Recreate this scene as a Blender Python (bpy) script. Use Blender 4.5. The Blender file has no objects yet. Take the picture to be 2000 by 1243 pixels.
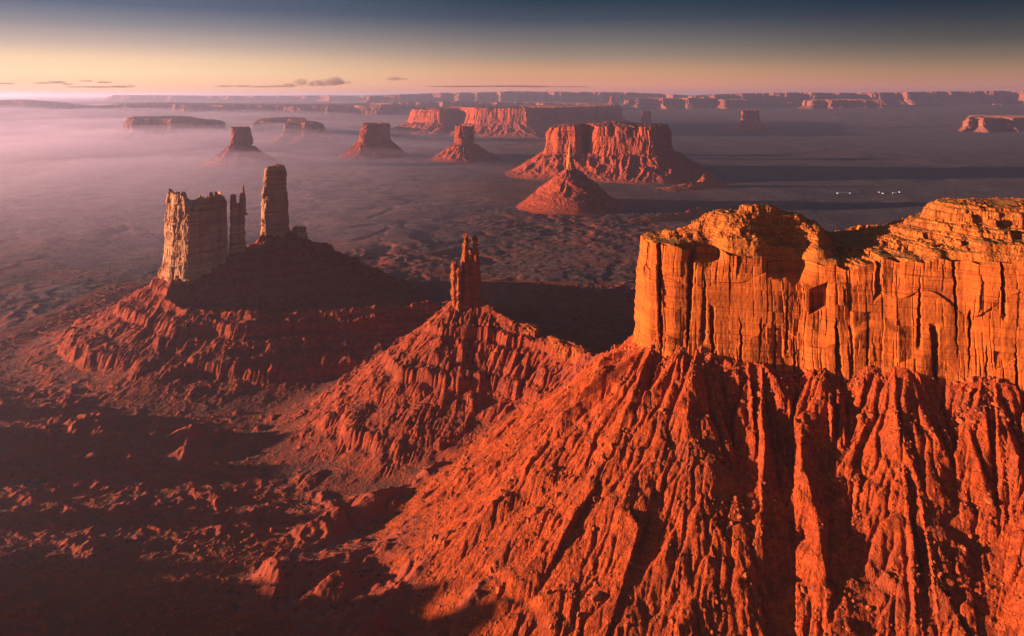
import bpy, math, random
import numpy as np
from mathutils import Vector

scene = bpy.context.scene
COL = scene.collection
# ------------------------------------------------------------------ camera, sky, sun, exposure
F, CX, CY, H = 1430.0, 1000.0, 186.0, 450.0     # focal length in photo pixels, optical axis, eye height in metres
cam_d = bpy.data.cameras.new('camera')
cam_d.sensor_width = 36.0
cam_d.lens = 36.0 * F / 2000.0
cam_d.shift_y = -(621.5 - CY) / 2000.0
cam_d.clip_start, cam_d.clip_end = 1.0, 300000.0
cam = bpy.data.objects.new('camera', cam_d)
COL.objects.link(cam)
cam.location = (0, 0, H)
cam.rotation_euler = (math.radians(90), 0, 0)
scene.camera = cam

SUN_AZ, SUN_EL = 90.5, 4.6        # degrees left of the view axis, degrees above the horizon
EXPO = 2.0
az, el = math.radians(SUN_AZ), math.radians(SUN_EL)
to_sun = Vector((-math.sin(az) * math.cos(el), math.cos(az) * math.cos(el), math.sin(el)))
sun_d = bpy.data.lights.new('sun', 'SUN')
sun_d.energy = 5.0
sun_d.angle = math.radians(0.5)
sun_d.color = (1.0, 0.60, 0.42)
sun = bpy.data.objects.new('sun', sun_d)
COL.objects.link(sun)
sun.rotation_euler = to_sun.to_track_quat('Z', 'Y').to_euler()
sun.location = (-500, 0, 1500)

def lin(c):
    return tuple(((v / 255) / 12.92) if v / 255 <= 0.04045 else ((v / 255 + 0.055) / 1.055) ** 2.4 for v in c)

world = bpy.data.worlds.new('World')
scene.world = world
world.use_nodes = True
wn, wl = world.node_tree.nodes, world.node_tree.links
wn.clear()
w_out = wn.new('ShaderNodeOutputWorld')
w_bg = wn.new('ShaderNodeBackground')
BGS = 0.1
w_bg.inputs['Strength'].default_value = BGS
wl.new(w_bg.outputs[0], w_out.inputs[0])
w_sky = wn.new('ShaderNodeTexSky')
w_sky.sky_type = 'NISHITA'
w_sky.sun_disc = False
w_sky.sun_elevation = el
w_sky.sun_rotation = -az
w_sky.altitude = 1800
w_sky.dust_density = 2.0
w_tc = wn.new('ShaderNodeTexCoord')
w_sep = wn.new('ShaderNodeSeparateXYZ')
wl.new(w_tc.outputs['Generated'], w_sep.inputs[0])
def ramp(stops):
    r = wn.new('ShaderNodeValToRGB')
    els = r.color_ramp.elements
    for i, (p, c) in enumerate(stops):
        e = els[i] if i < 2 else els.new(p)
        e.position = p
        e.color = (*lin(c), 1)
    return r
def wmath(op, a, b=None, c=None):
    m = wn.new('ShaderNodeMath'); m.operation = op
    for i, v in enumerate((a, b, c)):
        if v is None: continue
        if isinstance(v, (int, float)): m.inputs[i].default_value = v
        else: wl.new(v, m.inputs[i])
    return m.outputs[0]
def el_pos(y, k=1.0):               # height in the ramp (0..0.5 of sin elevation) of a band of the dusk sky
    return max(0.0, (CY - y) / (F * k)) / 0.5
SKY_L = [(0, (250, 184, 150)), (el_pos(170, 1.19), (255, 198, 156)), (el_pos(140, 1.19), (255, 216, 172)), (el_pos(112, 1.19), (243, 206, 168)),
         (el_pos(80, 1.19), (196, 172, 160)), (el_pos(40, 1.19), (140, 136, 142)), (el_pos(0, 1.19), (92, 104, 125)), (0.42, (52, 76, 100))]
SKY_M = [(0, (196, 128, 124)), (el_pos(165), (218, 148, 122)), (el_pos(140), (202, 152, 116)), (el_pos(110), (150, 130, 116)),
         (el_pos(80), (114, 108, 106)), (el_pos(40), (66, 75, 90)), (el_pos(0), (30, 58, 70)), (0.42, (24, 48, 62))]
SKY_R = [(0, (168, 118, 120)), (el_pos(165, 1.15), (184, 126, 110)), (el_pos(140, 1.15), (162, 124, 98)), (el_pos(110, 1.15), (120, 104, 90)),
         (el_pos(80, 1.15), (84, 80, 78)), (el_pos(40, 1.15), (54, 60, 68)), (el_pos(0, 1.15), (25, 44, 60)), (0.42, (26, 40, 60))]
zpos = wmath('MULTIPLY', w_sep.outputs['Z'], 2.0)
rl, rm, rr = ramp(SKY_L), ramp(SKY_M), ramp(SKY_R)
for r in (rl, rm, rr): wl.new(zpos, r.inputs[0])
def wmix(f, a, b):
    m = wn.new('ShaderNodeMix'); m.data_type = 'RGBA'
    wl.new(f, m.inputs[0]) if not isinstance(f, float) else setattr(m.inputs[0], 'default_value', f)
    wl.new(a, m.inputs[6]); wl.new(b, m.inputs[7])
    return m.outputs[2]
def wmap(v, a, b):
    m = wn.new('ShaderNodeMapRange'); m.interpolation_type = 'SMOOTHSTEP'
    wl.new(v, m.inputs[0]); m.inputs[1].default_value = a; m.inputs[2].default_value = b
    return m.outputs[0]
xdir = w_sep.outputs['X']
grad = wmix(wmap(xdir, -0.58, 0.10), rl.outputs[0], rm.outputs[0])
grad = wmix(wmap(xdir, 0.06, 0.6), grad, rr.outputs[0])
grad = wmix(wmap(w_sep.outputs['Y'], 0.45, -0.2), grad, rr.outputs[0])
sc_ = wn.new('ShaderNodeVectorMath'); sc_.operation = 'SCALE'
wl.new(grad, sc_.inputs[0]); sc_.inputs['Scale'].default_value = 1.08 / (BGS * 2 ** EXPO)
sk_ = wn.new('ShaderNodeVectorMath'); sk_.operation = 'SCALE'
wl.new(w_sky.outputs[0], sk_.inputs[0]); sk_.inputs['Scale'].default_value = 0.36
wl.new(wmix(wmap(w_sep.outputs['Z'], 0.15, 0.34), sc_.outputs[0], sk_.outputs[0]), w_bg.inputs['Color'])

scene.view_settings.view_transform = 'Standard'
scene.view_settings.look = 'None'
scene.view_settings.exposure = EXPO
scene.view_settings.gamma = 1.0
scene.view_settings.use_curve_mapping = False
scene.render.engine = 'CYCLES'
cy = scene.cycles
cy.use_denoising = True
try: cy.denoiser = 'OPENIMAGEDENOISE'
except Exception: pass
cy.max_bounces = 4
cy.diffuse_bounces = 2
cy.glossy_bounces = 1
cy.transmission_bounces = 2
cy.volume_bounces = 0
cy.sample_clamp_indirect = 4.0

rng = np.random.default_rng(7)
random.seed(7)

# ------------------------------------------------------------------ helpers
def W(px, py, Y):
    return np.array(((px - CX) / F * Y, Y, H - (py - CY) / F * Y))
def XZ(px, Y): return (px - CX) / F * Y
def ZZ(py, Y): return H - (py - CY) / F * Y

_perm = np.random.default_rng(11).permutation(256).astype(np.int32)
_perm = np.concatenate([_perm, _perm, _perm])
_ga = np.random.default_rng(12).random(256).astype(np.float32) * 2 * np.pi
_gx, _gy = np.cos(_ga).astype(np.float32), np.sin(_ga).astype(np.float32)
_g3 = np.random.default_rng(13).normal(size=(256, 3)).astype(np.float32)
_g3 /= np.linalg.norm(_g3, axis=1, keepdims=True)
_hv = np.random.default_rng(14).random(65536).astype(np.float32)

def pn2(x, y, seed=0):
    x = np.asarray(x, np.float32) + seed * 17.31; y = np.asarray(y, np.float32) + seed * 7.77
    x, y = np.broadcast_arrays(x, y)
    x0 = np.floor(x); y0 = np.floor(y)
    fx = x - x0; fy = y - y0
    xi = x0.astype(np.int32) & 255; yi = y0.astype(np.int32) & 255
    u = fx * fx * fx * (fx * (fx * 6 - 15) + 10); v = fy * fy * fy * (fy * (fy * 6 - 15) + 10)
    def g(ix, iy, dx, dy):
        h = _perm[_perm[ix & 255] + (iy & 255)]
        return _gx[h] * dx + _gy[h] * dy
    a = g(xi, yi, fx, fy); b = g(xi + 1, yi, fx - 1, fy)
    c = g(xi, yi + 1, fx, fy - 1); d = g(xi + 1, yi + 1, fx - 1, fy - 1)
    a = a + u * (b - a); c = c + u * (d - c)
    return (a + v * (c - a)) * 1.5

def pn3(x, y, z, seed=0):
    x = np.asarray(x, np.float32) + seed * 13.7; y = np.asarray(y, np.float32) + seed * 5.3; z = np.asarray(z, np.float32)
    x, y, z = np.broadcast_arrays(x, y, z)
    x0 = np.floor(x); y0 = np.floor(y); z0 = np.floor(z)
    fx = x - x0; fy = y - y0; fz = z - z0
    xi = x0.astype(np.int32) & 255; yi = y0.astype(np.int32) & 255; zi = z0.astype(np.int32) & 255
    s = lambda t: t * t * t * (t * (t * 6 - 15) + 10)
    u, v, w = s(fx), s(fy), s(fz)
    def g(i, j, k):
        h = _perm[_perm[_perm[(xi + i) & 255] + ((yi + j) & 255)] + ((zi + k) & 255)]
        gg = _g3[h]
        return gg[..., 0] * (fx - i) + gg[..., 1] * (fy - j) + gg[..., 2] * (fz - k)
    l = lambda a, b, t: a + t * (b - a)
    return l(l(l(g(0, 0, 0), g(1, 0, 0), u), l(g(0, 1, 0), g(1, 1, 0), u), v),
             l(l(g(0, 0, 1), g(1, 0, 1), u), l(g(0, 1, 1), g(1, 1, 1), u), v), w) * 1.5

def fbm2(x, y, o=4, seed=0, gain=.5):
    r = 0; a = 1.0; f = 1.0
    for i in range(o):
        r = r + a * pn2(x * f, y * f, seed + i * 3); a *= gain; f *= 2.03
    return r
def ridged2(x, y, o=3, seed=0, gain=.5):
    r = 0; a = 1.0; f = 1.0
    for i in range(o):
        n = 1 - np.abs(pn2(x * f, y * f, seed + i * 3)); r = r + a * n * n; a *= gain; f *= 2.07
    return r
def hsh(i, j=0, k=0):
    i = np.asarray(np.floor(i)).astype(np.int64); j = np.asarray(np.floor(j)).astype(np.int64)
    return _hv[((i * 73856093) ^ (j * 19349663) ^ (k * 83492791)) & 65535]
def sstep(a, b, x):
    t = np.clip((x - a) / (b - a), 0, 1)
    return t * t * (3 - 2 * t)

def empty(name, loc, label, cat, group=None):
    o = bpy.data.objects.new(name, None)
    COL.objects.link(o)
    o.location = loc
    o.empty_display_size = 5
    o['label'] = label; o['category'] = cat
    if group: o['group'] = group
    return o
def tag(o, label=None, cat=None, group=None, kind=None):
    if label: o['label'] = label
    if cat: o['category'] = cat
    if group: o['group'] = group
    if kind: o['kind'] = kind
    return o
def mesh_obj(name, V, Fc, mat, parent=None, smooth=False):
    V = np.ascontiguousarray(V, np.float32); Fc = np.ascontiguousarray(Fc, np.int32)
    if parent is not None:
        V = V - np.array(parent.location, np.float32)
    me = bpy.data.meshes.new(name)
    n = Fc.shape[1]
    me.vertices.add(len(V)); me.vertices.foreach_set('co', V.ravel())
    me.loops.add(Fc.size); me.loops.foreach_set('vertex_index', Fc.ravel())
    me.polygons.add(len(Fc)); me.polygons.foreach_set('loop_start', np.arange(0, Fc.size, n, dtype=np.int32))
    try: me.polygons.foreach_set('loop_total', np.full(len(Fc), n, np.int32))
    except Exception: pass
    me.update(calc_edges=True)
    me.polygons.foreach_set('use_smooth', np.full(len(Fc), smooth, bool))
    me.materials.append(mat)
    o = bpy.data.objects.new(name, me)
    COL.objects.link(o)
    if parent is not None: o.parent = parent
    return o
def grid_faces(nr, nc, wrap=False):
    r = np.arange(nr - 1)[:, None]; c = np.arange(nc if wrap else nc - 1)[None, :]
    c2 = (c + 1) % nc
    return np.stack([r * nc + c, r * nc + c2, (r + 1) * nc + c2, (r + 1) * nc + c], -1).reshape(-1, 4)
def compact(V, Fc):
    used = np.zeros(len(V), bool); used[Fc.ravel()] = True
    idx = np.cumsum(used) - 1
    return V[used], idx[Fc]

# ------------------------------------------------------------------ materials
def new_mat(name):
    m = bpy.data.materials.new(name); m.use_nodes = True
    nt = m.node_tree; nt.nodes.clear()
    out = nt.nodes.new('ShaderNodeOutputMaterial')
    b = nt.nodes.new('ShaderNodeBsdfPrincipled')
    b.inputs['Roughness'].default_value = 0.95
    b.inputs['Specular IOR Level'].default_value = 0.1
    nt.links.new(b.outputs[0], out.inputs[0])
    return m, nt, b
class NB:
    def __init__(s, nt):
        s.nt = nt; s.n = nt.nodes; s.l = nt.links
        g = s.n.new('ShaderNodeNewGeometry'); s.pos = g.outputs['Position']; s.nor = g.outputs['Normal']
    def vec(s, sx, sy, sz, src=None):
        m = s.n.new('ShaderNodeVectorMath'); m.operation = 'MULTIPLY'
        s.l.new(src or s.pos, m.inputs[0]); m.inputs[1].default_value = (sx, sy, sz)
        return m.outputs[0]
    def noise(s, v, scale=1, detail=4, rough=.55, dist=0):
        t = s.n.new('ShaderNodeTexNoise'); s.l.new(v, t.inputs['Vector'])
        t.inputs['Scale'].default_value = scale; t.inputs['Detail'].default_value = detail
        t.inputs['Roughness'].default_value = rough; t.inputs['Distortion'].default_value = dist
        return t.outputs[0]
    def voro(s, v, scale=1):
        t = s.n.new('ShaderNodeTexVoronoi'); s.l.new(v, t.inputs['Vector']); t.inputs['Scale'].default_value = scale
        return t.outputs['Distance']
    def cells(s, v, scale=1):
        t = s.n.new('ShaderNodeTexVoronoi'); s.l.new(v, t.inputs['Vector']); t.inputs['Scale'].default_value = scale
        x = s.n.new('ShaderNodeSeparateXYZ'); s.l.new(t.outputs['Color'], x.inputs[0])
        return x.outputs[0]
    def rng(s, v, a, b, c=0, d=1):
        m = s.n.new('ShaderNodeMapRange'); m.interpolation_type = 'SMOOTHSTEP'
        s.l.new(v, m.inputs[0])
        for i, q in enumerate((a, b, c, d)): m.inputs[i + 1].default_value = q
        return m.outputs[0]
    def math(s, op, a, b):
        m = s.n.new('ShaderNodeMath'); m.operation = op
        for i, q in enumerate((a, b)):
            if isinstance(q, (int, float)): m.inputs[i].default_value = q
            else: s.l.new(q, m.inputs[i])
        return m.outputs[0]
    def mix(s, f, a, b, mode='MIX'):
        m = s.n.new('ShaderNodeMix'); m.data_type = 'RGBA'; m.blend_type = mode
        if isinstance(f, (int, float)): m.inputs[0].default_value = f
        else: s.l.new(f, m.inputs[0])
        for i, q in ((6, a), (7, b)):
            if isinstance(q, tuple): m.inputs[i].default_value = (*[v * .6 for v in q], 1)
            else: s.l.new(q, m.inputs[i])
        return m.outputs[2]
    def bump(s, h, dist, strength=1.0, prev=None):
        b = s.n.new('ShaderNodeBump'); s.l.new(h, b.inputs['Height'])
        b.inputs['Distance'].default_value = dist; b.inputs['Strength'].default_value = strength
        if prev is not None: s.l.new(prev, b.inputs['Normal'])
        return b.outputs[0]
    def nz(s):
        x = s.n.new('ShaderNodeSeparateXYZ'); s.l.new(s.nor, x.inputs[0]); return x.outputs[2]

def mat_cliff(name, c1, c2, dark, k=1.0, bump=1.0, bands=1.0):
    """sandstone: colour varies by bed, with dark varnish streaks down the face; k = size of the features"""
    m, nt, b = new_mat(name); q = NB(nt)
    beds = q.noise(q.vec(.01 / k, .01 / k, .35 / k), 1, 5, .65)
    big = q.noise(q.vec(.03 / k, .03 / k, .02 / k), 1, 3)
    c = q.mix(q.rng(beds, .35, .65), c1, c2)
    c = q.mix(q.rng(big, .35, .7, 0, .5), c, c2)
    streak = q.noise(q.vec(.22 / k, .22 / k, .014 / k), 1, 4, .6, .4)
    c = q.mix(q.rng(streak, .55, .75, 0, .55), c, dark)
    spots = q.noise(q.vec(.9 / k, .9 / k, .7 / k), 1, 4)
    c = q.mix(q.rng(spots, .52, .75, 0, .35), c, dark)
    part = q.noise(q.vec(.006 / k, .006 / k, 1.1 / k), 1, 4, .7)
    c = q.mix(q.math('MULTIPLY', q.math('MULTIPLY', q.rng(part, .545, .56), q.rng(part, .60, .575)), bands), c, dark)
    wide = q.noise(q.vec(.004 / k, .004 / k, .09 / k), 1, 3, .6)
    c = q.mix(q.rng(wide, .5, .62, 0, .45 * bands), c, tuple(v * .62 for v in c2))
    nt.links.new(c, b.inputs['Base Color'])
    n1 = q.bump(q.noise(q.vec(.6 / k, .6 / k, .16 / k), 1, 6, .65), 1.6 * k * bump)
    n2 = q.bump(q.noise(q.vec(.05 / k, .05 / k, .9 / k), 1, 5, .6), .7 * k * bump, 1.0, n1)
    nt.links.new(n2, b.inputs['Normal'])
    return m
def mat_talus(name, c1, c2, flat, k=1.0, bump=1.0, flat_lo=.90, flat_hi=.985, band=None):
    """loose red debris: rock colours on the slope, thin dry scrub and dust where the ground is flat"""
    m, nt, b = new_mat(name); q = NB(nt)
    a = q.noise(q.vec(.05 / k, .05 / k, .12 / k), 1, 6, .65)
    c = q.mix(q.rng(a, .35, .68), c1, c2)
    fine = q.noise(q.vec(.7 / k, .7 / k, .7 / k), 1, 5, .7)
    c = q.mix(q.rng(fine, .52, .8, 0, .5), c, tuple(v * .45 for v in c1))
    # stones of many tints lying in the debris
    st1 = q.cells(q.vec(.55 / k, .55 / k, .55 / k)); st2 = q.cells(q.vec(.22 / k, .22 / k, .22 / k))
    c = q.mix(q.rng(st1, .72, .95, 0, .6), c, tuple(min(1, v * 1.45) for v in c1))
    c = q.mix(q.rng(st1, .28, .05, 0, .45), c, tuple(v * .45 for v in c2))
    c = q.mix(q.rng(st2, .3, .0, 0, .45), c, tuple(v * .5 for v in c2))
    c = q.mix(q.rng(q.noise(q.vec(.012 / k, .012 / k, .03 / k), 1, 5, .65), .52, .68, 0, .6), c, tuple(.55 * v + .45 * w_ for v, w_ in zip(c2, flat)))
    if band:
        bd = q.noise(q.vec(.004, .004, .22), 1, 4, .6)
        c = q.mix(q.rng(bd, .5, .62, 0, .55), c, band)
    pat = q.noise(q.vec(.02 / k, .02 / k, .02 / k), 1, 5, .6)
    f = q.math('MULTIPLY', q.rng(q.nz(), flat_lo, flat_hi), q.rng(pat, .3, .6, .25, 1))
    c = q.mix(f, c, flat)
    nt.links.new(c, b.inputs['Base Color'])
    n1 = q.bump(q.noise(q.vec(.35 / k, .35 / k, .35 / k), 1, 7, .7), 1.5 * k * bump)
    vo = q.rng(q.voro(q.vec(.45 / k, .45 / k, .45 / k)), 0, .5, 1, 0)
    n2 = q.bump(vo, .5 * k * bump, 1.0, n1)
    nt.links.new(n2, b.inputs['Normal'])
    return m
def mat_ground():
    m, nt, b = new_mat('desert_soil'); q = NB(nt)
    red, dust, scrub, pale = (.40, .075, .03), (.23, .105, .085), (.09, .08, .09), (.36, .24, .21)
    a = q.noise(q.vec(.0016, .0016, 0), 1, 6, .6)
    a2 = q.noise(q.vec(.011, .011, 0), 1, 6, .62)
    a3 = q.noise(q.vec(.07, .07, 0), 1, 6, .7)
    c = q.mix(q.rng(a2, .36, .62), red, dust)
    c = q.mix(q.math('MULTIPLY', q.rng(a, .38, .6), .75), c, scrub)
    c = q.mix(q.rng(a3, .5, .66, 0, .75), c, scrub)
    c = q.mix(q.rng(q.noise(q.vec(.004, .004, 0), 1, 7, .7), .57, .7, 0, .7), c, pale)
    # western flats: sand colour paled to imitate the bright haze over them
    xs = q.n.new('ShaderNodeSeparateXYZ'); q.l.new(q.pos, xs.inputs[0])
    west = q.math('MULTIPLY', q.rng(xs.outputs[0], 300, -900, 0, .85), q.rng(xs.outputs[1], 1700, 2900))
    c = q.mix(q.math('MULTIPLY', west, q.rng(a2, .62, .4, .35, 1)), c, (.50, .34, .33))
    # eastern flats: sagebrush grey, with the plain's dark blue shade painted into it
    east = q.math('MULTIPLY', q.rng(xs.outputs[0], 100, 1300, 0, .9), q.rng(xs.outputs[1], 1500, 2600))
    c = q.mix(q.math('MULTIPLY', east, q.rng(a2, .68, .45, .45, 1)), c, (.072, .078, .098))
    # dry washes: thin pale branching lines; and dark speckle of sage
    for sc_n, wd in ((.0022, .006), (.007, .010)):
        wn_ = q.noise(q.vec(sc_n, sc_n, 0), 1, 5, .55, .6)
        c = q.mix(q.math('MULTIPLY', q.math('MULTIPLY', q.rng(wn_, .5 - wd, .5), q.rng(wn_, .5 + wd, .5)), .4), c, pale)
    mott = q.noise(q.vec(.045, .045, .045), 1, 8, .72)
    c = q.mix(q.rng(mott, .50, .36, 0, .75), c, (.07, .032, .028))
    c = q.mix(q.rng(mott, .54, .68, 0, .6), c, (.42, .125, .065))
    sage = q.cells(q.vec(.16, .16, .16))
    c = q.mix(q.math('MULTIPLY', q.rng(sage, .25, .05, 0, .6), q.rng(a2, .3, .6)), c, (.05, .05, .042))
    c = q.mix(q.rng(q.nz(), .995, .955, 0, .9), c, red)
    nt.links.new(c, b.inputs['Base Color'])
    n1 = q.bump(q.noise(q.vec(.05, .05, .05), 1, 8, .68), 2.6)
    n2 = q.bump(q.noise(q.vec(.5, .5, .5), 1, 6, .7), .8, 1.0, n1)
    nt.links.new(n2, b.inputs['Normal'])
    return m
def mat_plain(name, c, c2=None, sc=1.0, rough=.9):
    m, nt, b = new_mat(name); q = NB(nt)
    if c2 is None: c2 = tuple(v * .6 for v in c)
    nt.links.new(q.mix(q.rng(q.noise(q.vec(sc, sc, sc), 1, 4), .35, .65), c, c2), b.inputs['Base Color'])
    b.inputs['Roughness'].default_value = rough
    return m

M_NEAR = mat_cliff('orange_sandstone', (.66, .168, .018), (.55, .12, .016), (.24, .05, .016), 1.5, .28)
M_NEARCAP = mat_talus('bedded_caprock', (.60, .178, .024), (.42, .105, .02), (.30, .15, .04), 1.0, 1.0, .86, .97)
M_TALUS = mat_talus('red_talus', (.52, .086, .014), (.36, .056, .013), (.24, .075, .035))
M_TALUS2 = mat_talus('dark_red_talus', (.46, .08, .024), (.33, .06, .024), (.17, .065, .045), 1.0, 1.0, .9, .985, (.2, .045, .028))
M_CASTLE = mat_cliff('pale_buff_sandstone', (.78, .44, .22), (.50, .21, .09), (.17, .06, .035), 1.2, .6, .3)
M_SPIRE = mat_cliff('red_sandstone', (.58, .15, .028), (.46, .105, .024), (.25, .06, .02))
M_MID = mat_cliff('far_red_sandstone', (.62, .115, .032), (.48, .085, .026), (.24, .06, .03), 3.0)
M_MIDTAL = mat_talus('far_red_talus', (.50, .085, .03), (.36, .065, .03), (.16, .085, .07), 4.0, 1.0, .9, .985)
M_FAR = mat_cliff('distant_sandstone', (.50, .17, .09), (.40, .13, .075), (.22, .085, .06), 8.0)
M_FARTAL = mat_talus('distant_talus', (.40, .13, .08), (.30, .10, .065), (.2, .11, .09), 10.0, 1.0, .9, .99)
M_GROUND = mat_ground()
M_ROCK = mat_plain('boulder_rock', (.50, .125, .034), (.38, .085, .026), .8, .95)
M_SHRUB = mat_plain('dry_sage', (.055, .06, .04), (.035, .045, .03), 1.0, .95)
M_WHITE = mat_plain('white_wall', (.5, .49, .47), (.42, .41, .4), .1)
M_ROOF = mat_plain('metal_roof', (.42, .42, .42), (.36, .36, .36), .1, .6)

# ------------------------------------------------------------------ near terrain: one sheet, eroded by running water
GX0, GX1, GY0, GY1, GC = -960.0, 700.0, 380.0, 1760.0, 1.3
gx = np.arange(GX0, GX1, GC, dtype=np.float32); gy = np.arange(GY0, GY1, GC, dtype=np.float32)

def plain(x, y):
    """height of the open desert floor anywhere"""
    x = np.asarray(x, np.float32); y = np.asarray(y, np.float32)
    d = np.sqrt(x * x + y * y)
    rough = np.clip(.55 + 1.3 * pn2(x / 900, y / 900, 5), .05, 1.5)
    leftness = sstep(1500, -200, x) * .85 + .15
    z = 5 * fbm2(x / 420, y / 420, 3, 21)
    hum = ridged2(x / 190 + .4 * pn2(x / 300, y / 300, 33), y / 150, 4, 31) - 1.0
    z = z + 9 * rough * leftness * .22 * np.maximum(hum, -.2) * sstep(9000, 3000, d)
    z = z + 1.3 * rough * fbm2(x / 34 + .6 * pn2(x / 50, y / 50, 43), y / 30, 5, 41, .6) * sstep(4500, 1500, d) * (leftness * .6 + .4)
    # dry washes cut into the flats, joining one another
    wq = 1 - np.abs(pn2(x / 330 + .55 * pn2(x / 210, y / 210, 44), y / 300 + .55 * pn2(x / 190, y / 190, 45), 46))
    wq2 = 1 - np.abs(pn2(x / 140 + .5 * pn2(x / 90, y / 90, 47), y / 130, 48))
    wm = sstep(5200, 2500, d) * (leftness * .7 + .3)
    z = z - wm * (4.0 * sstep(.78, .98, wq) ** 1.5 + 1.0 * sstep(.85, .985, wq2)) * np.clip(.5 + 1.3 * pn2(x / 600, y / 600, 49), 0, 1.2)
    # low red badlands round the foot of the lone spire and by the left edge
    def bad(cx, cy, rx, ry, a, seed):
        m = np.exp(-(((x - cx) / rx) ** 2 + ((y - cy) / ry) ** 2))
        return a * .24 * m * np.maximum(ridged2(x / 70 + .5 * pn2(x / 120, y / 120, seed), y / 60, 4, seed) - .8, 0)
    z = z + bad(180, 2650, 420, 420, 22, 51) + bad(-330, 2050, 330, 170, 20, 53) + bad(-700, 1900, 300, 160, 14, 59) + bad(-1000, 1500, 280, 350, 16, 55)
    z = z + bad(420, 2350, 330, 140, 14, 57)
    # broken ledges of the near floor: benches a few metres high with ragged fronts
    nearm = sstep(2100, 1300, d)
    b0 = 15 * fbm2(x / 170 + .35 * pn2(x / 90, y / 90, 22), y / 130, 5, 23) + .012 * (x + 500)
    bh = 4.2
    qf = b0 / bh; ff = qf - np.floor(qf)
    z = z + nearm * (.35 * b0 + .65 * (np.floor(qf) + sstep(.62, .82, ff)) * bh) * np.clip(.7 + 1.2 * pn2(x / 260, y / 260, 24), .1, 1.2) * .75
    z = z + nearm * 11 * np.maximum(ridged2(x / 120 + .4 * pn2(x / 90, y / 90, 27), y / 105, 3, 28) - .95, 0)
    hk = np.clip(.45 + 1.6 * pn2(x / 210, y / 190, 29), 0, 1.5)
    z = z + nearm * hk * (6.0 * np.maximum(ridged2(x / 52 + .6 * pn2(x / 60, y / 60, 35), y / 46, 3, 36) - .8, 0) + 2.0 * fbm2(x / 19, y / 17, 3, 37))
    gl = 1 - np.abs(pn2(x / 75 + .5 * pn2(x / 60, y / 60, 25), y / 75, 26))
    z = z - nearm * 4.0 * np.maximum(gl - .86, 0) / .14
    # low spurs running out from the near debris slope, their crests catching the light
    def spur(x0, y0, x1, y1, h, wd, seed):
        dx, dy = x1 - x0, y1 - y0; L2 = dx * dx + dy * dy
        t = np.clip(((x - x0) * dx + (y - y0) * dy) / L2, 0, 1)
        e = np.sqrt((x - x0 - t * dx) ** 2 + (y - y0 - t * dy) ** 2) + 9 * pn2(x / 40, y / 40, seed)
        return 1.45 * h * (1 - .7 * t) * np.maximum(1 - e / wd, 0) ** 1.3 * (.8 + .4 * pn2(x / 55, y / 55, seed + 1))
    sp = np.maximum.reduce([spur(-60, 840, -215, 745, 26, 48, 71), spur(-40, 790, -165, 655, 30, 52, 73), spur(-20, 720, -130, 600, 36, 60, 75), spur(10, 660, -60, 560, 40, 62, 77),
                            spur(-95, 900, -235, 850, 17, 36, 79), spur(-150, 700, -300, 640, 15, 50, 81), spur(-420, 960, -400, 880, 20, 34, 83), spur(-560, 1010, -600, 930, 15, 40, 85)])
    z = z + sp
    # far dips and swells
    z = z + 10 * fbm2(x / 2600, y / 2600, 3, 61) * sstep(2500, 7000, d)
    z = z + 260 * sstep(8500, 16000, d)
    return z - 2

MESA_F = [(1267, 730), (1300, 723), (1350, 715), (1400, 707), (1450, 699), (1500, 691), (1560, 683), (1600, 678), (1650, 671),
          (1700, 664), (1760, 655), (1800, 648), (1850, 640), (1900, 632), (1950, 624), (2000, 616), (2150, 590), (2400, 560), (2560, 545)]
mf = [(XZ(p, Y), Y) for p, Y in MESA_F]
MESA = [(133, 752), (138, 778), (165, 800), (230, 812), (330, 806), (450, 800), (600, 770), (640, 680)]
mesa_loop = np.array(mf + MESA[::-1], float)

def smooth_loop(P, it=2, closed=True):
    P = np.asarray(P, float)
    for _ in range(it):
        Q = np.roll(P, -1, 0)
        P = np.stack([.75 * P + .25 * Q, .25 * P + .75 * Q], 1).reshape(-1, P.shape[1])
    return P
def resample(P, ds, closed=True):
    P = np.asarray(P, float)
    if closed: P = np.vstack([P, P[:1]])
    L = np.concatenate([[0], np.cumsum(np.linalg.norm(np.diff(P, axis=0), axis=1))])
    n = max(8, int(L[-1] / ds))
    s = np.linspace(0, L[-1], n, endpoint=not closed)
    return np.stack([np.interp(s, L, P[:, k]) for k in range(P.shape[1])], 1), s
def in_poly(x, y, P):
    r = np.zeros(x.shape, bool)
    n = len(P)
    for i in range(n):
        x1, y1 = P[i]; x2, y2 = P[(i + 1) % n]
        if y1 == y2: continue
        c = ((y1 > y) != (y2 > y)) & (x < (x2 - x1) * (y - y1) / (y2 - y1) + x1)
        r ^= c
    return r

X2, Y2 = np.meshgrid(gx, gy)
BASE = plain(X2, Y2)

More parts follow.
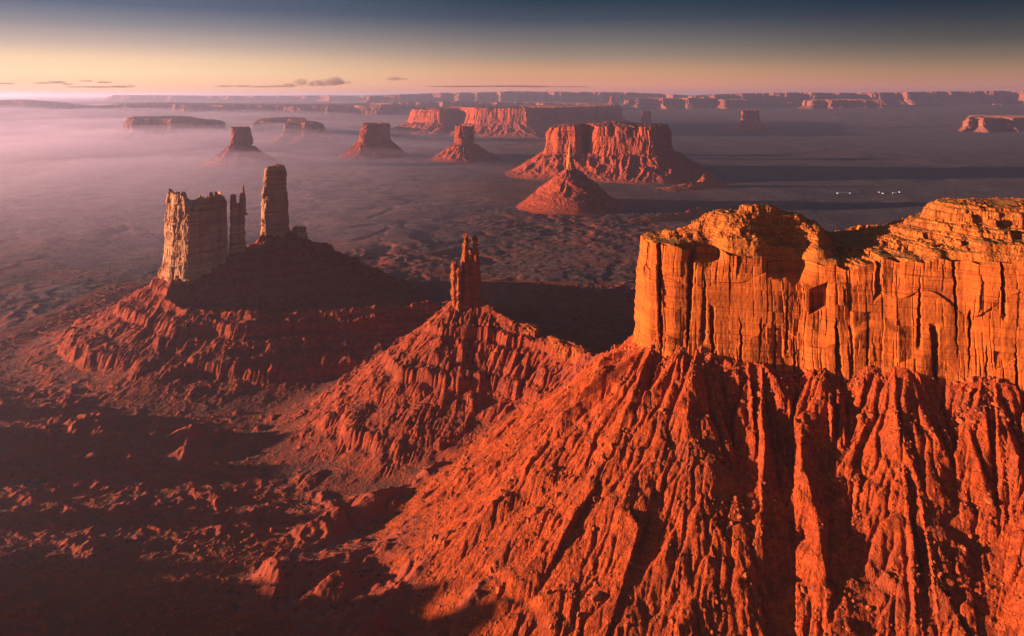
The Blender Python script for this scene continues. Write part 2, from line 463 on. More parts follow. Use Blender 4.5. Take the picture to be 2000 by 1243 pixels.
def skirt(lines, s0, p, wob=0.0):
    """height of debris skirts falling away from polylines of (x, y, z); also gives the running length along them"""
    T = np.full(X2.shape, -1e3, np.float32); S = np.zeros(X2.shape, np.float32); D = np.zeros(X2.shape, np.float32)
    s_at = 0.0
    for ln in lines:
        for a, b in zip(ln[:-1], ln[1:]):
            ax, ay, az_ = a; bx, by, bz = b
            dx, dy = bx - ax, by - ay; L2 = dx * dx + dy * dy
            t = np.clip(((X2 - ax) * dx + (Y2 - ay) * dy) / L2, 0, 1)
            ex, ey = X2 - (ax + t * dx), Y2 - (ay + t * dy)
            d = np.sqrt(ex * ex + ey * ey)
            e = np.maximum(az_ + t * (bz - az_), 2.0)
            L = p * e / s0
            h = e * np.maximum(1 - d / L, 0) ** p
            k = h > T
            # direction round an end point counts as length too, so that gullies fan out there
            ang = np.arctan2(ey, ex)
            ss = s_at + t * math.sqrt(L2) + np.where((t <= 0) | (t >= 1), ang * 40, 0)
            T = np.where(k, h, T); S = np.where(k, ss, S); D = np.where(k, d / L, D)
            s_at += math.sqrt(L2)
        s_at += 100
    return T, S, D

ml = smooth_loop(mesa_loop, 1)
def mesa_base(x): return 198 + np.interp(x, [120, 290, 430, 700], [3, 0, 16, 20]) + 5 * np.sin(x / 23.0) + 4 * np.sin(x / 9.0 + 1)
mo = ml + np.where(ml[:, 1:] < 745, np.array([[-2.5, -7.0]]), np.array([[-1.0, 4.0]]))
mesa_line = [[(p[0], p[1], mesa_base(p[0])) for p in np.vstack([mo, mo[:1]])]]
T_m, S_m, D_m = skirt(mesa_line, .88, 1.25)
rib = ridged2(S_m / 34.0 + .25 * pn2(X2 / 60, Y2 / 60, 71), D_m * 1.6, 2, 73, .45) - .75
rib2 = ridged2(S_m / 11.0 + .4 * pn2(X2 / 25, Y2 / 25, 75), D_m * 4.0, 2, 77, .5) - .75
shape = sstep(-.04, .06, D_m) * sstep(1.0, .55, D_m)
rv = np.clip(.75 + 1.5 * pn2(X2 / 85, Y2 / 85, 70), .1, 1.7)
T_m = T_m + shape * (12.5 * rib * rv + 5.0 * (ridged2(S_m / 70.0 + .3 * pn2(X2 / 90, Y2 / 90, 72), D_m * 1.2, 1, 68) - .6) + 1.5 * rib2 * np.clip(.4 + 1.8 * pn2(X2 / 45, Y2 / 45, 79), 0, 1.8))
T_m = np.where(in_poly(X2, Y2, mo), mesa_base(X2) - .5, T_m)

spire_lines = [
    [(139, 765, 196), (112, 820, 160), (82, 900, 131), (48, 945, 131), (20, 972, 136), (-28, 1018, 154), (-54, 1040, 168), (-72, 1042, 168)],
    [(-72, 1044, 167), (-108, 1036, 138), (-165, 1024, 88), (-232, 985, 28)],
    [(-55, 1036, 166), (-42, 985, 106), (-58, 930, 42)],
    [(5, 985, 136), (25, 935, 86), (10, 890, 40)],
]
T_s, S_s, D_s = skirt(spire_lines, .88, 1.3)
castle_lines = [
    [(-648, 1344, 116), (-596, 1308, 123), (-552, 1346, 134), (-530, 1385, 146), (-505, 1435, 164), (-472, 1478, 184), (-425, 1496, 162), (-385, 1502, 144), (-325, 1506, 116), (-262, 1480, 48)],
    [(-606, 1306, 122), (-600, 1262, 98), (-606, 1222, 78), (-632, 1185, 48), (-664, 1150, 20), (-690, 1120, 6)],
    [(-650, 1352, 114), (-740, 1345, 56), (-850, 1345, 12)],
    [(-600, 1262, 98), (-540, 1222, 93), (-430, 1208, 91), (-310, 1222, 90), (-205, 1240, 92), (-110, 1260, 98), (-72, 1150, 122), (-60, 1050, 150)],
]
T_c, S_c, D_c = skirt(castle_lines, .72, 1.45)
def gul(S, D, X, Y, a1, a2, w1, w2, seed):
    sh = sstep(0, .15, D) * sstep(1.0, .6, D)
    r1 = ridged2(S / w1 + .3 * pn2(X / 70, Y / 70, seed), D * 1.8, 2, seed + 1, .45) - .75
    r2 = ridged2(S / w2 + .4 * pn2(X / 24, Y / 24, seed + 5), D * 4, 2, seed + 6, .5) - .75
    r3 = ridged2(S / 4.6 + .5 * pn2(X / 14, Y / 14, seed + 9), D * 9, 2, seed + 10, .5) - .75
    return .35 * sh * r3 + sh * (a1 * r1 + a2 * r2) * np.clip(.75 + 1.1 * pn2(X / 80, Y / 80, seed + 8), .15, 1.6)
T_s = T_s + gul(S_s, D_s, X2, Y2, 10, 1.2, 40, 13, 81)
T_c = T_c + gul(S_c, D_c, X2, Y2, 2.2, .4, 62, 21, 91) + 5 * fbm2(X2 / 60, Y2 / 60, 4, 99) * sstep(8, 30, T_c)

def terrace(z, x, y, levels, k, seed):
    """hard beds in the slope: benches with low cliffs between them"""
    zz = z + 3.5 * fbm2(x / 90, y / 90, 3, seed)
    out = zz.copy()
    for lo, hi in levels:
        f = np.clip((zz - lo) / (hi - lo), 0, 1)
        out = np.where((zz > lo) & (zz < hi), lo + (hi - lo) * sstep(.36, .60, f), out)
    m = np.clip(k + .5 * pn2(x / 120, y / 120, seed + 2), 0, 1)
    return z + (out - zz) * m
OWN = np.argmax(np.stack([BASE, T_m, T_s, T_c]), 0)
T_s = terrace(T_s, X2, Y2, [(18, 46), (70, 96), (118, 134)], .55, 101)
T_m = terrace(T_m, X2, Y2, [(40, 62), (88, 104), (126, 140), (158, 176)], .10, 103)
T_c = terrace(T_c, X2, Y2, [(10, 46), (58, 84), (96, 116), (128, 146), (158, 172)], .45, 105)

TT = np.stack([BASE, T_m, T_s, T_c])
Z = TT.max(0)
# soft foot where skirts meet the floor
sec = np.sort(TT, 0)[-2]
kk = 9.0
hsoft = np.maximum(kk - (Z - sec), 0) / kk
Z = Z + hsoft * hsoft * kk * .25
edge = np.minimum.reduce([X2 - GX0, GX1 - X2, Y2 - GY0, GY1 - Y2])
edge_m = sstep(0, 60, edge)
slope_m = sstep(3, 25, Z - BASE)
Z = Z + slope_m * (3.5 * fbm2(X2 / 26 + .5 * pn2(X2 / 30, Y2 / 30, 112), Y2 / 22, 4, 111, .55)) + (1 - slope_m) * edge_m * (1.0 * fbm2(X2 / 15 + .5 * pn2(X2 / 20, Y2 / 20, 114), Y2 / 12, 4, 115, .6) + 1.6 * (ridged2(X2 / 26 + .6 * pn2(X2 / 30, Y2 / 30, 113), Y2 / 22, 3, 116) - .9))
Z_FIX = Z.copy()

def erode(Z, cell, batches, n, steps, er, dep, cap, prob, seed):
    r = np.random.default_rng(seed)
    ny, nx = Z.shape
    Zf = np.ascontiguousarray((Z / cell).astype(np.float64))
    cdf = np.cumsum(prob.ravel().astype(np.float64)); cdf /= cdf[-1]
    N = nx * ny
    for b in range(batches):
        idx = np.searchsorted(cdf, r.random(n))
        px = (idx % nx) + r.random(n); py = (idx // nx) + r.random(n)
        dx = np.zeros(n); dy = np.zeros(n); vel = np.ones(n); wat = np.ones(n); sed = np.zeros(n)
        px = np.clip(px, 2, nx - 4); py = np.clip(py, 2, ny - 4)
        flat = Zf.ravel()
        for st in range(steps):
            ix = px.astype(np.int64); iy = py.astype(np.int64)
            u = px - ix; v = py - iy
            i0 = iy * nx + ix
            h00 = flat[i0]; h10 = flat[i0 + 1]; h01 = flat[i0 + nx]; h11 = flat[i0 + nx + 1]
            gxx = (h10 - h00) * (1 - v) + (h11 - h01) * v
            gyy = (h01 - h00) * (1 - u) + (h11 - h10) * u
            h = h00 * (1 - u) * (1 - v) + h10 * u * (1 - v) + h01 * (1 - u) * v + h11 * u * v
            dx = dx * .25 - gxx * .75; dy = dy * .25 - gyy * .75
            ln = np.sqrt(dx * dx + dy * dy) + 1e-9
            dx /= ln; dy /= ln
            px = np.clip(px + dx, 2, nx - 4); py = np.clip(py + dy, 2, ny - 4)
            jx = px.astype(np.int64); jy = py.astype(np.int64); uu = px - jx; vv = py - jy
            j0 = jy * nx + jx
            hn = flat[j0] * (1 - uu) * (1 - vv) + flat[j0 + 1] * uu * (1 - vv) + flat[j0 + nx] * (1 - uu) * vv + flat[j0 + nx + 1] * uu * vv
            dh = hn - h
            c = np.maximum(-dh, .02) * vel * wat * cap
            over = (sed > c) | (dh > 0)
            amt = np.where(over, np.where(dh > 0, np.minimum(sed, dh), (sed - c) * dep), -np.minimum((c - sed) * er, np.maximum(-dh, 0)))
            amt = np.clip(amt, -.12, .12)
            sed = np.maximum(sed - amt, 0)
            w = np.concatenate([amt * (1 - u) * (1 - v), amt * u * (1 - v), amt * (1 - u) * v, amt * u * v])
            np.add.at(flat, np.concatenate([i0, i0 + 1, i0 + nx, i0 + nx + 1]), w)
            vel = np.sqrt(np.maximum(vel * vel - dh * 1.2, .05)); vel = np.minimum(vel, 4)
            wat *= .975
        np.clip(np.nan_to_num(Zf), Z / cell - 8 / cell, Z / cell + 5 / cell, out=Zf)
    return (Zf * cell).astype(np.float32)

prob = slope_m * edge_m + .12 * edge_m
prob[in_poly(X2, Y2, ml)] = 0
Ze = erode(Z, GC, 22, 14000, 75, .22, .25, 3.0, prob, 5)
dz = (Ze - Z_FIX) * edge_m
def blur(a):
    p = np.pad(a, 1, mode='edge')
    return (p[:-2, :-2] + p[:-2, 2:] + p[2:, :-2] + p[2:, 2:] + 2 * (p[:-2, 1:-1] + p[2:, 1:-1] + p[1:-1, :-2] + p[1:-1, 2:]) + 4 * p[1:-1, 1:-1]) / 16
dz = .68 * np.clip(.55 * dz + .45 * blur(dz), -9, 6)
Z = Z_FIX + dz
Z = Z + slope_m * edge_m * (.4 * fbm2(X2 / 5.5, Y2 / 5.5, 2, 117) + (1.5 * np.maximum(pn2(X2 / 8, Y2 / 8, 118) - .2, 0) + .9 * np.maximum(pn2(X2 / 3.4, Y2 / 3.4, 119) - .15, 0)) * np.clip(.5 + 1.6 * pn2(X2 / 60, Y2 / 60, 120), 0, 1.5))
def near_z(x, y):
    i = np.clip(((np.asarray(x) - GX0) / GC).astype(int), 0, len(gx) - 1)
    j = np.clip(((np.asarray(y) - GY0) / GC).astype(int), 0, len(gy) - 1)
    return Z[j, i], OWN[j, i]

# ------------------------------------------------------------------ the things these slopes belong to
mesa = empty('mesa', (360, 690, 190), 'large near orange mesa with a long sheer cliff above gullied red talus slopes', 'mesa')
spire = empty('rock_spire', (-61, 1042, 150), 'orange two-fingered rock spire on a pointed red talus ridge beside the large near mesa', 'rock spire')
castle = empty('castle_butte', (-585, 1370, 100), 'broad crenellated pale butte with sunlit left wall above dark banded talus', 'butte')

NYX = Z.shape
Vn = np.stack([X2, Y2, Z], -1).reshape(-1, 3)
Fn = grid_faces(*NYX)
fo = OWN.ravel()[Fn[:, 0]]
inside = in_poly(Vn[Fn[:, 0], 0], Vn[Fn[:, 0], 1], resample(ml, 4)[0].mean(0) + (ml - ml.mean(0)) * .9)
for i, nm, mt, par in ((0, 'ground', M_GROUND, None), (1, 'talus', M_TALUS, mesa), (2, 'talus', M_TALUS2, spire), (3, 'talus', M_TALUS2, castle)):
    k = (fo == i) & ~inside
    V_, F_ = compact(Vn, Fn[k])
    if i == 0: g_near = (V_, F_)
    else: mesh_obj(nm, V_, F_, mt, par, smooth=False)
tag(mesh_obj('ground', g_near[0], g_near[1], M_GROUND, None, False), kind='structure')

# ------------------------------------------------------------------ the desert floor out to the horizon
aa = np.radians(np.linspace(-66, 66, 1150)).astype(np.float32)
Ds = [120.0]
while Ds[-1] < 90000:
    D = Ds[-1]
    Ds.append(D + min(max(D * D / (H * F) * 1.2, 2.2), D * .0062))
Ds = np.array(Ds, np.float32)
A2, D2 = np.meshgrid(aa, Ds)
PX, PY = D2 * np.sin(A2), D2 * np.cos(A2)
PZ = plain(PX, PY)
inn = (PX > GX0 + 4) & (PX < GX1 - 4) & (PY > GY0 + 4) & (PY < GY1 - 4)
Vg = np.stack([PX, PY, PZ], -1).reshape(-1, 3)
Vg[((PX > GX0) & (PX < GX1) & (PY > GY0) & (PY < GY1)).ravel(), 2] -= .6
Fg = grid_faces(*PX.shape)
ins = inn.ravel()
Fg = Fg[~(ins[Fg].all(1))]
V_, F_ = compact(Vg, Fg)
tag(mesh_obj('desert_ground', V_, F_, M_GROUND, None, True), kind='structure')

# ------------------------------------------------------------------ cliffs
def cliff_disp(s, x, y, z, w, seed, A):
    """metres of relief along the outward normal: slabs between joints, flutes, cracks, thin beds"""
    g = lambda k, d: A.get(k, d)
    wp = g('warp', 1.0)
    sw = s + wp * w * .5 * pn2(z / (4 * w), s / (9 * w), seed) + wp * w * .12 * pn2(z / (.9 * w), s / (2 * w), seed + 9)
    def plin(q, lv, sd):
        c = np.floor(q); f = q - c
        a = hsh(c, lv, sd); return a + (hsh(c + 1, lv, sd) - a) * f - .5
    qs = s / (2.4 * w); qs = qs + .8 * pn2(qs * .4, 0 * qs, seed + 90)
    qt = s / (1.0 * w) + 11.3; qt = qt + .8 * pn2(qt * .4, 0 * qt, seed + 91)
    lv0 = np.floor(z / (4.2 * w) + .35 * pn2(s / (3 * w), 0 * s, seed + 92))
    d = g('facet', .6) * w * (1.0 * plin(qs, 0, seed + 93) + .5 * plin(qt + .5 * lv0, lv0, seed + 94))
    d = d + g('big', 1.0) * w * .9 * pn3(x / (5 * w), y / (5 * w), z / (16 * w), seed)
    for i, (ww, aw, hh) in enumerate(((3.1, .42, 5.0), (1.25, .26, 2.4), (.5, .13, 1.2))):
        q = sw / (ww * w) + 31.7 * i
        q = q + .9 * pn2(q * .33, 0 * q, seed + 3 * i) + .2 * pn2(q * .9, 0 * q, seed + 3 * i + 1)
        zone = np.clip(.55 + g('patch', .8) * 1.6 * pn2(s / (4.5 * w) + 7 * i, z / (3.2 * w), seed + 80 + i), .05, 1.5)
        c = np.floor(q)
        lv = np.floor(z / (hh * w) + 3 * hsh(c, 5, seed + i))
        d = d + zone * g('slab', 1.0) * w * aw * 2 * (hsh(c, lv, seed + 7 * i) - .5)
        f = q - c
        d = d + zone * g('tilt', 1.0) * w * aw * 1.3 * (hsh(c, lv, seed + 60 + i) - .5) * (f - .5) * 2
        e = np.minimum(f, 1 - f) * ww * w
        on = hsh(np.round(q), lv, seed + 40 + i) > .45
        d = d - zone * g('crack', 1.0) * w * aw * 1.5 * np.exp(-(e / (g('cw', .09) * w * (1 + .6 * i))) ** 2) * on
    beds = pn2(z / (.35 * w) + .2 * pn2(x / (4 * w), y / (4 * w), seed), 0 * z, seed + 17)
    d = d + g('beds', 1.0) * w * .09 * beds
    d = d + g('fine', 1.0) * w * .16 * pn3(x / (.5 * w), y / (.5 * w), z / (1.2 * w), seed + 21) + g('grain', 1.0) * w * .07 * pn3(x / (.2 * w), y / (.2 * w), z / (.35 * w), seed + 23)
    return d

def rock(parent, mat, outline, zb, zr, ds, dz, w, seed=1, taper=.0, flare=0.0, A={}, spine=None, zs=None, cap_rows=8, cap_fn=None,
         capmat=None, scale=None, shift=None, cren=0.0, names=('cliff', 'caprock'), smooth_it=2, extra=None, flare_h=.3, cap_smooth=10.0, cap_z=None):
    P, s = resample(smooth_loop(outline, smooth_it), ds)
    n = len(P)
    ta = np.roll(P, -2, 0) - np.roll(P, 2, 0)
    for _ in range(3): ta = (np.roll(ta, 1, 0) + ta + np.roll(ta, -1, 0)) / 3
    nr = np.stack([ta[:, 1], -ta[:, 0]], 1)
    nr /= np.linalg.norm(nr, axis=1, keepdims=True) + 1e-9
    area = np.sum(P[:, 0] * np.roll(P[:, 1], -1) - P[:, 1] * np.roll(P[:, 0], -1))
    if area < 0: nr = -nr
    cen = P.mean(0)
    zrr = zr(P[:, 0], P[:, 1]) if callable(zr) else np.full(n, float(zr))
    if cren:
        q = s / (1.3 * w); zrr = zrr + cren * (hsh(q, 3, seed) - .5) * 2 + cren * .6 * (hsh(s / (.45 * w), 4, seed) - .5)
    zbb = np.full(n, float(zb)) if not callable(zb) else zb(P[:, 0], P[:, 1])
    nt = max(6, int((zrr.max() - zbb.min()) / dz))
    t = np.linspace(0, 1, nt)[:, None]
    zz = zbb[None] + (zrr - zbb)[None] * t
    sc = np.interp(t[:, 0], *zip(*scale))[:, None] if scale else 1 + 0 * t
    bx = cen[0] + (P[None, :, 0] - cen[0]) * sc; by = cen[1] + (P[None, :, 1] - cen[1]) * sc
    if shift:
        tt, sx, sy = zip(*shift); bx = bx + np.interp(t[:, 0], tt, sx)[:, None]; by = by + np.interp(t[:, 0], tt, sy)[:, None]
    d = cliff_disp(s[None] + 0 * zz, bx, by, zz, w, seed, A)
    d = d + taper * (1 - t) + flare * np.maximum(1 - t / flare_h, 0) ** 1.6
    if extra is not None: d = d + extra(bx, by, zz, t)
    x = bx + nr[None, :, 0] * d; y = by + nr[None, :, 1] * d
    V = np.stack([x, y, zz], -1)
    if spine is None:
        Sx = np.full(n, cen[0]); Sy = np.full(n, cen[1])
        if shift: Sx += shift[-1][1]; Sy += shift[-1][2]
        if len(outline) > 0: Sx = Sx + (x[-1] - Sx) * .02; Sy = Sy + (y[-1] - Sy) * .02
        Zs = np.full(n, float(zs) if zs is not None else zrr.mean() + 2)
    else:
        sp = np.asarray(spine, float)
        dense = np.concatenate([np.linspace(sp[i], sp[i + 1], 60) for i in range(len(sp) - 1)])
        k = np.argmin((P[:, None, 0] - dense[None, :, 0]) ** 2 + (P[:, None, 1] - dense[None, :, 1]) ** 2, 1)
        S_ = dense[k]
        for _ in range(12): S_ = (np.roll(S_, 1, 0) + S_ + np.roll(S_, -1, 0)) / 3
        Sx, Sy = S_[:, 0] + nr[:, 0] * .05, S_[:, 1] + nr[:, 1] * .05
        Zs = S_[:, 2] if sp.shape[1] > 2 else np.full(n, float(zs))
    r = np.linspace(0, 1, cap_rows + 1)[1:, None]
    xr, yr = x[-1].copy(), y[-1].copy()
    if capmat is not None:
        hw = max(1, int(cap_smooth / ds)); ker = np.hanning(2 * hw + 3)[1:-1]; ker /= ker.sum()
        cv = lambda a: np.convolve(np.concatenate([a[-hw:], a, a[:hw]]), ker, 'valid')
        sx_, sy_ = cv(xr), cv(yr); m_ = sstep(0, .05, r)
        xr = xr[None] * (1 - m_) + sx_[None] * m_; yr = yr[None] * (1 - m_) + sy_[None] * m_
    cx_ = xr + (Sx - xr) * r; cy_ = yr + (Sy - yr) * r
    prof = cap_fn(r, cx_, cy_) if cap_fn else r
    cz = zz[-1][None] + (Zs - zz[-1])[None] * prof
    if cap_z is not None: cz = cap_z(r, cx_, cy_, cz)
    if cap_fn is None:
        cz = cz + w * .12 * fbm2(cx_ / w, cy_ / w, 3, seed) * sstep(0, .2, r)
    Vc = np.stack([cx_, cy_, cz], -1)
    if capmat is None:
        Va = np.concatenate([V, Vc], 0)
        return [mesh_obj(names[0], Va.reshape(-1, 3), grid_faces(Va.shape[0], n, True), mat, parent)]
    o1 = mesh_obj(names[0], V.reshape(-1, 3), grid_faces(nt, n, True), mat, parent)
    Vd = np.concatenate([V[-1:], Vc], 0)
    o2 = mesh_obj(names[1], Vd.reshape(-1, 3), grid_faces(Vd.shape[0], n, True), capmat, parent)
    return [o1, o2]

# --- the near mesa
RIM = [(100, 301), (150, 302), (185, 300), (240, 293), (290, 291), (318, 292), (335, 300), (380, 304), (430, 306), (470, 309), (520, 311), (700, 313)]
SPINE = [(172, 760, 309), (192, 757, 322), (214, 755, 333), (252, 750, 338), (276, 747, 335), (291, 744, 330), (306, 741, 321), (322, 737, 304),
         (338, 735, 303), (376, 729, 317), (404, 724, 331), (427, 720, 347), (455, 716, 351), (500, 710, 354), (620, 690, 357)]
def mesa_rim(x, y):
    return np.interp(x, *zip(*RIM)) + 1.2 * np.sin(x / 7.3) + 1.0 * np.sin(x / 3.1)
CLEFT = [  # pixel column of the cleft, width m, depth m, low t, high t
    (1290, 3.0, 10, .05, 1.15), (1347, 5.0, 11, .12, 1.15), (1375, 4, 5, .2, .75), (1392, 3, 7, -.1, .5), (1448, 2.5, 6, -.1, .45), (1485, 1.6, 3, .1, .45),
    (1513, 2.0, 4, .0, .5), (1537, 2.2, 4, .3, .8), (1552, 2.2, 4.5, .05, .4), (1634, 4.5, 9, .0, .52), (1662, 2.5, 5, .12, .5),
    (1693, 2.0, 4, .1, .5), (1715, 4.5, 6, .72, 1.1), (1795, 3.0, 6, .35, .85), (1824, 5.0, 8, .05, .5), (1866, 2.5, 5, .3, 1.1), (1893, 2.2, 5, .15, .6),
    (1925, 2.2, 5, -.1, .35), (1958, 3.0, 6, .6, 1.1), (1984, 2.6, 6, .0, .4)]
def mesa_extra(x, y, z, t):
    front = (y < 745).astype(np.float32)
    px = CX + F * x / np.maximum(y, 1)
    d = np.zeros_like(x)
    ppm = F / 680.0
    for c, wd, dp, lo, hi in CLEFT:
        up = (c % 3 == 0)                       # some joints gape at the top, most at the foot
        tl = np.clip((t - lo) / max(hi - lo, .01), 0, 1)
        wide = .22 + .78 * (tl if up else 1 - tl) ** .7
        lean = 7.0 * (t - (lo + hi) / 2) * (1 if (c % 2) else -1)
        jag = 2.2 * pn2(z / 7.0 + c, 0 * z, 331) + 1.2 * pn2(z / 2.6 + c, 0 * z, 333)
        u = (px - c - lean - jag) / (wd * ppm * wide)
        prof = np.where(u < 0, sstep(-.75, -.45, u), sstep(1.25, -.1, u))
        d = d - dp * prof * sstep(lo - .05, lo + .03, t) * sstep(hi + .05, hi - .03, t)
    # square alcove high in the wall
    u = (px - 1599) / 17.0
    v = (z - 262 - 4 * u) / 11.0
    d = d - 7.0 * sstep(1.1, .9, np.abs(u)) * sstep(1.1, .9, np.abs(v))
    # the stronger lower storey stands forward between the joints
    d = d + 3.0 * sstep(.5, .42, t + .05 * np.sin(px / 23.0)) * sstep(1560, 1590, px) * sstep(1850, 1800, px)
    # thin bedded top storey steps back
    d = d - 3.5 * sstep(.86, .95, t) * sstep(1340, 1400, px)
    # two bays hollowed out of the top storey
    for c, wd in ((1378, 30), (1545, 44)):
        d = d - 15 * np.exp(-((px - c) / wd) ** 4) * sstep(.84, .95, t)
    # the foot frays into small flutes
    d = d + sstep(.16, .0, t) * (2.2 * pn3(x / 2.6, y / 2.6, z / 14, 301) + 3.0)
    return d * front
def mesa_cap(r, x, y):
    p = .32 * sstep(0, .16, r) + .68 * sstep(.10, 1.0, r) ** 1.05
    return p + .05 * fbm2(x / 24, y / 24, 3, 311) * sstep(0, .15, r) * sstep(1.05, .7, r)
def mesa_cap_z(r, x, y, z):
    px = CX + F * x / np.maximum(y, 1)
    front = sstep(760, 735, y)
    z = z + 4.5 * np.exp(-((px - 1600) / 16) ** 2) * sstep(.05, .3, r) * sstep(1.1, .75, r)
    z = z + 5 * np.exp(-((px - 1452) / 32) ** 2) * sstep(.0, .3, r) * sstep(.9, .5, r) * front
    z = z - 5 * np.exp(-((px - 1545) / 40) ** 4) * sstep(.0, .2, r) * sstep(.9, .4, r) * front
    z = z + 1.8 * fbm2(x / 9, y / 9, 3, 321) * sstep(0, .1, r)
    hi = sstep(398, 420, x)
    z = z + hi * (5.5 * sstep(334.5, 336.5, z) - .55 * np.maximum(z - 337, 0))
    # beds: treads and risers, each bed its own thickness
    w = 1.6 * pn2(x / 45, y / 45, 315)
    for bh, lo, k0 in ((2.4, 0, .75), (8.5, 3, .55)):
        q = (z + w + lo) / bh
        f = q - np.floor(q)
        tr = (np.floor(q) + sstep(.5, .92, f)) * bh - w - lo
        k = np.clip(k0 + .7 * pn2(x / 30 + bh, y / 30, 317), 0, .95) * sstep(.0, .04, r)
        z = z + (tr - z) * k
    blocks = np.maximum(pn2(x / 3.2, y / 3.2, 319), 0) + .7 * np.maximum(pn2(x / 1.7, y / 1.7, 323), 0)
    return z + 1.3 * blocks * sstep(.05, .2, r) * np.clip(.5 + 1.5 * pn2(x / 25, y / 25, 325), .1, 1.2)
rock(mesa, M_NEAR, mesa_loop, lambda x, y: mesa_base(x) - 14, mesa_rim, .6, .55, 13.0, seed=29, taper=5.0, flare=3.0, A=dict(big=.12, facet=.5, slab=.22, tilt=.3, crack=.42, cw=.02, beds=.6, fine=.04, grain=.22, warp=.35, patch=1.2),
     spine=SPINE, cap_rows=110, cap_fn=mesa_cap, cap_z=mesa_cap_z, capmat=M_NEARCAP, cren=.6, smooth_it=1, extra=mesa_extra, flare_h=.25)

def ell(cx, cy, rx, ry, n=16, rot=0.0, wob=.12, seed=0):
    r = np.random.default_rng(seed)
    a = np.linspace(0, 2 * np.pi, n, endpoint=False)
    k = 1 + wob * (r.random(n) - .5) * 2
    x, y = rx * np.cos(a) * k, ry * np.sin(a) * k
    c, s = math.cos(rot), math.sin(rot)
    return np.stack([cx + x * c - y * s, cy + x * s + y * c], 1)
def box(cx, cy, rx, ry, rot=0.0, seed=0, wob=.12):
    r = np.random.default_rng(seed)
    P = np.array([(-1, -.9), (-.3, -1), (.4, -1), (1, -.8), (1, .1), (.9, 1), (.1, 1), (-.7, 1), (-1, .3)], float) * (1 + wob * (r.random((9, 1)) - .5))
    x, y = P[:, 0] * rx, P[:, 1] * ry
    c, s = math.cos(rot), math.sin(rot)
    return np.stack([cx + x * c - y * s, cy + x * s + y * c], 1)

# --- the two-fingered spire: a clump of columns grown together
def px_col(parent, mat, px, w_px, py_top, py_base, Y, seed, name, depth=1.0, scale=None, ds=.8, w=3.0, shift=None, cren=1.0, flare=2.0):
    cx = XZ(px, Y); r = w_px / 2 / F * Y
    return rock(parent, mat, ell(cx, Y, r, r * depth, 14, 0, .18, seed), ZZ(py_base, Y), ZZ(py_top, Y), ds, ds, w, seed, taper=r * .12, flare=flare, scale=scale,
                cren=cren, names=(name,), cap_rows=5, shift=shift, A=dict(big=.8, slab=1.0, crack=1.1))
SY = 1040
px_col(spire, M_SPIRE, 912, 37, 532, 618, SY, 401, 'pinnacle', 1.0, [(0, 1.12), (.5, .95), (1, .62)], .8, 4.0, None, 2.5)
px_col(spire, M_SPIRE, 888, 11, 514, 612, SY - 6, 402, 'pinnacle', 1.4, [(0, 1.3), (.6, 1.0), (.9, 1.0), (1, .7)], .7, 3.0, None, 1.5)
px_col(spire, M_SPIRE, 897, 11, 522, 610, SY - 10, 408, 'pinnacle', 1.4, [(0, 1.3), (.6, 1.0), (1, .7)], .7, 3.0, None, 1.5)
px_col(spire, M_SPIRE, 910, 14, 458, 600, SY, 403, 'pinnacle', 1.3, [(0, 1.35), (.35, 1.15), (.62, 1.0), (.76, .62), (.86, .66), (.90, .5), (.95, .62), (1, .3)], .7, 3.0, None, .5)
px_col(spire, M_SPIRE, 928, 16, 462, 600, SY + 3, 404, 'pinnacle', 1.5, [(0, 1.45), (.3, 1.25), (.62, 1.0), (.78, .8), (.84, .48), (.93, .42), (.955, .66), (1, .45)], .7, 3.0, None, .5)
px_col(spire, M_SPIRE, 919, 15, 488, 600, SY + 1, 405, 'pinnacle', 1.2, [(0, 1.3), (.6, 1.0), (1, .8)], .7, 3.0, None, .8)
# cliff blocks on its left shoulder and the low dyke on the saddle
rock(spire, M_SPIRE, box(XZ(856, 1034), 1034, 15, 9, .25, 3), 108, lambda x, y: 136 + (x + 104) * .25, .9, .9, 4.0, 411, taper=2, flare=2, cren=1.0, names=('ledge',))
for (p0, Y0, p1, Y1, zt, th, sd) in ((1072, 950, 1116, 908, 138, 7, 421), (1120, 905, 1160, 872, 140, 6, 423), (1012, 1000, 1050, 965, 140, 8, 425)):
    x0, x1 = XZ(p0, Y0), XZ(p1, Y1)
    rock(spire, M_SPIRE, box((x0 + x1) / 2, (Y0 + Y1) / 2, math.hypot(x1 - x0, Y1 - Y0) / 2, th, math.atan2(Y1 - Y0, x1 - x0), sd), 108, zt, .9, .9, 4.0, sd,
         taper=2, flare=2, cren=2.0, names=('ledge',))

# --- the castle butte, its twin tower and the tall tower
CY_ = 1352
co = [(-640, 1358), (-624, 1330), (-594, 1314), (-574, 1322), (-562, 1342), (-551, 1364), (-545, 1390), (-553, 1408), (-575, 1412), (-612, 1396), (-634, 1376)]
def crim(x, y):
    px = CX + F * x / y
    return np.interp(px, [320, 332, 345, 362, 372, 380, 396, 408, 420, 432, 444], [262, 270, 271, 262, 244, 250, 257, 261, 268, 264, 236]) - 1 + .0 * y
rock(castle, M_CASTLE, co, 84, crim, 1.1, 1.2, 7.5, 501, taper=9, flare=9, A=dict(big=.3, facet=.8, slab=.6, tilt=.8, crack=1.0, fine=.4, grain=.6, warp=.4), cren=6.5, capmat=None, cap_rows=14,
     spine=[(-615, 1360, 256), (-590, 1366, 254), (-560, 1378, 258), (-545, 1390, 256)], flare_h=.45)
def col(parent, mat, px, wpx, pyt, pyb, Y, seed, nm='pinnacle', **k):
    return px_col(parent, mat, px, wpx, pyt, pyb, Y, seed, nm, k.get('depth', 1.1), k.get('scale'), k.get('ds', 1.0), k.get('w', 4.0), None, k.get('cren', 1.5), k.get('flare', 3))
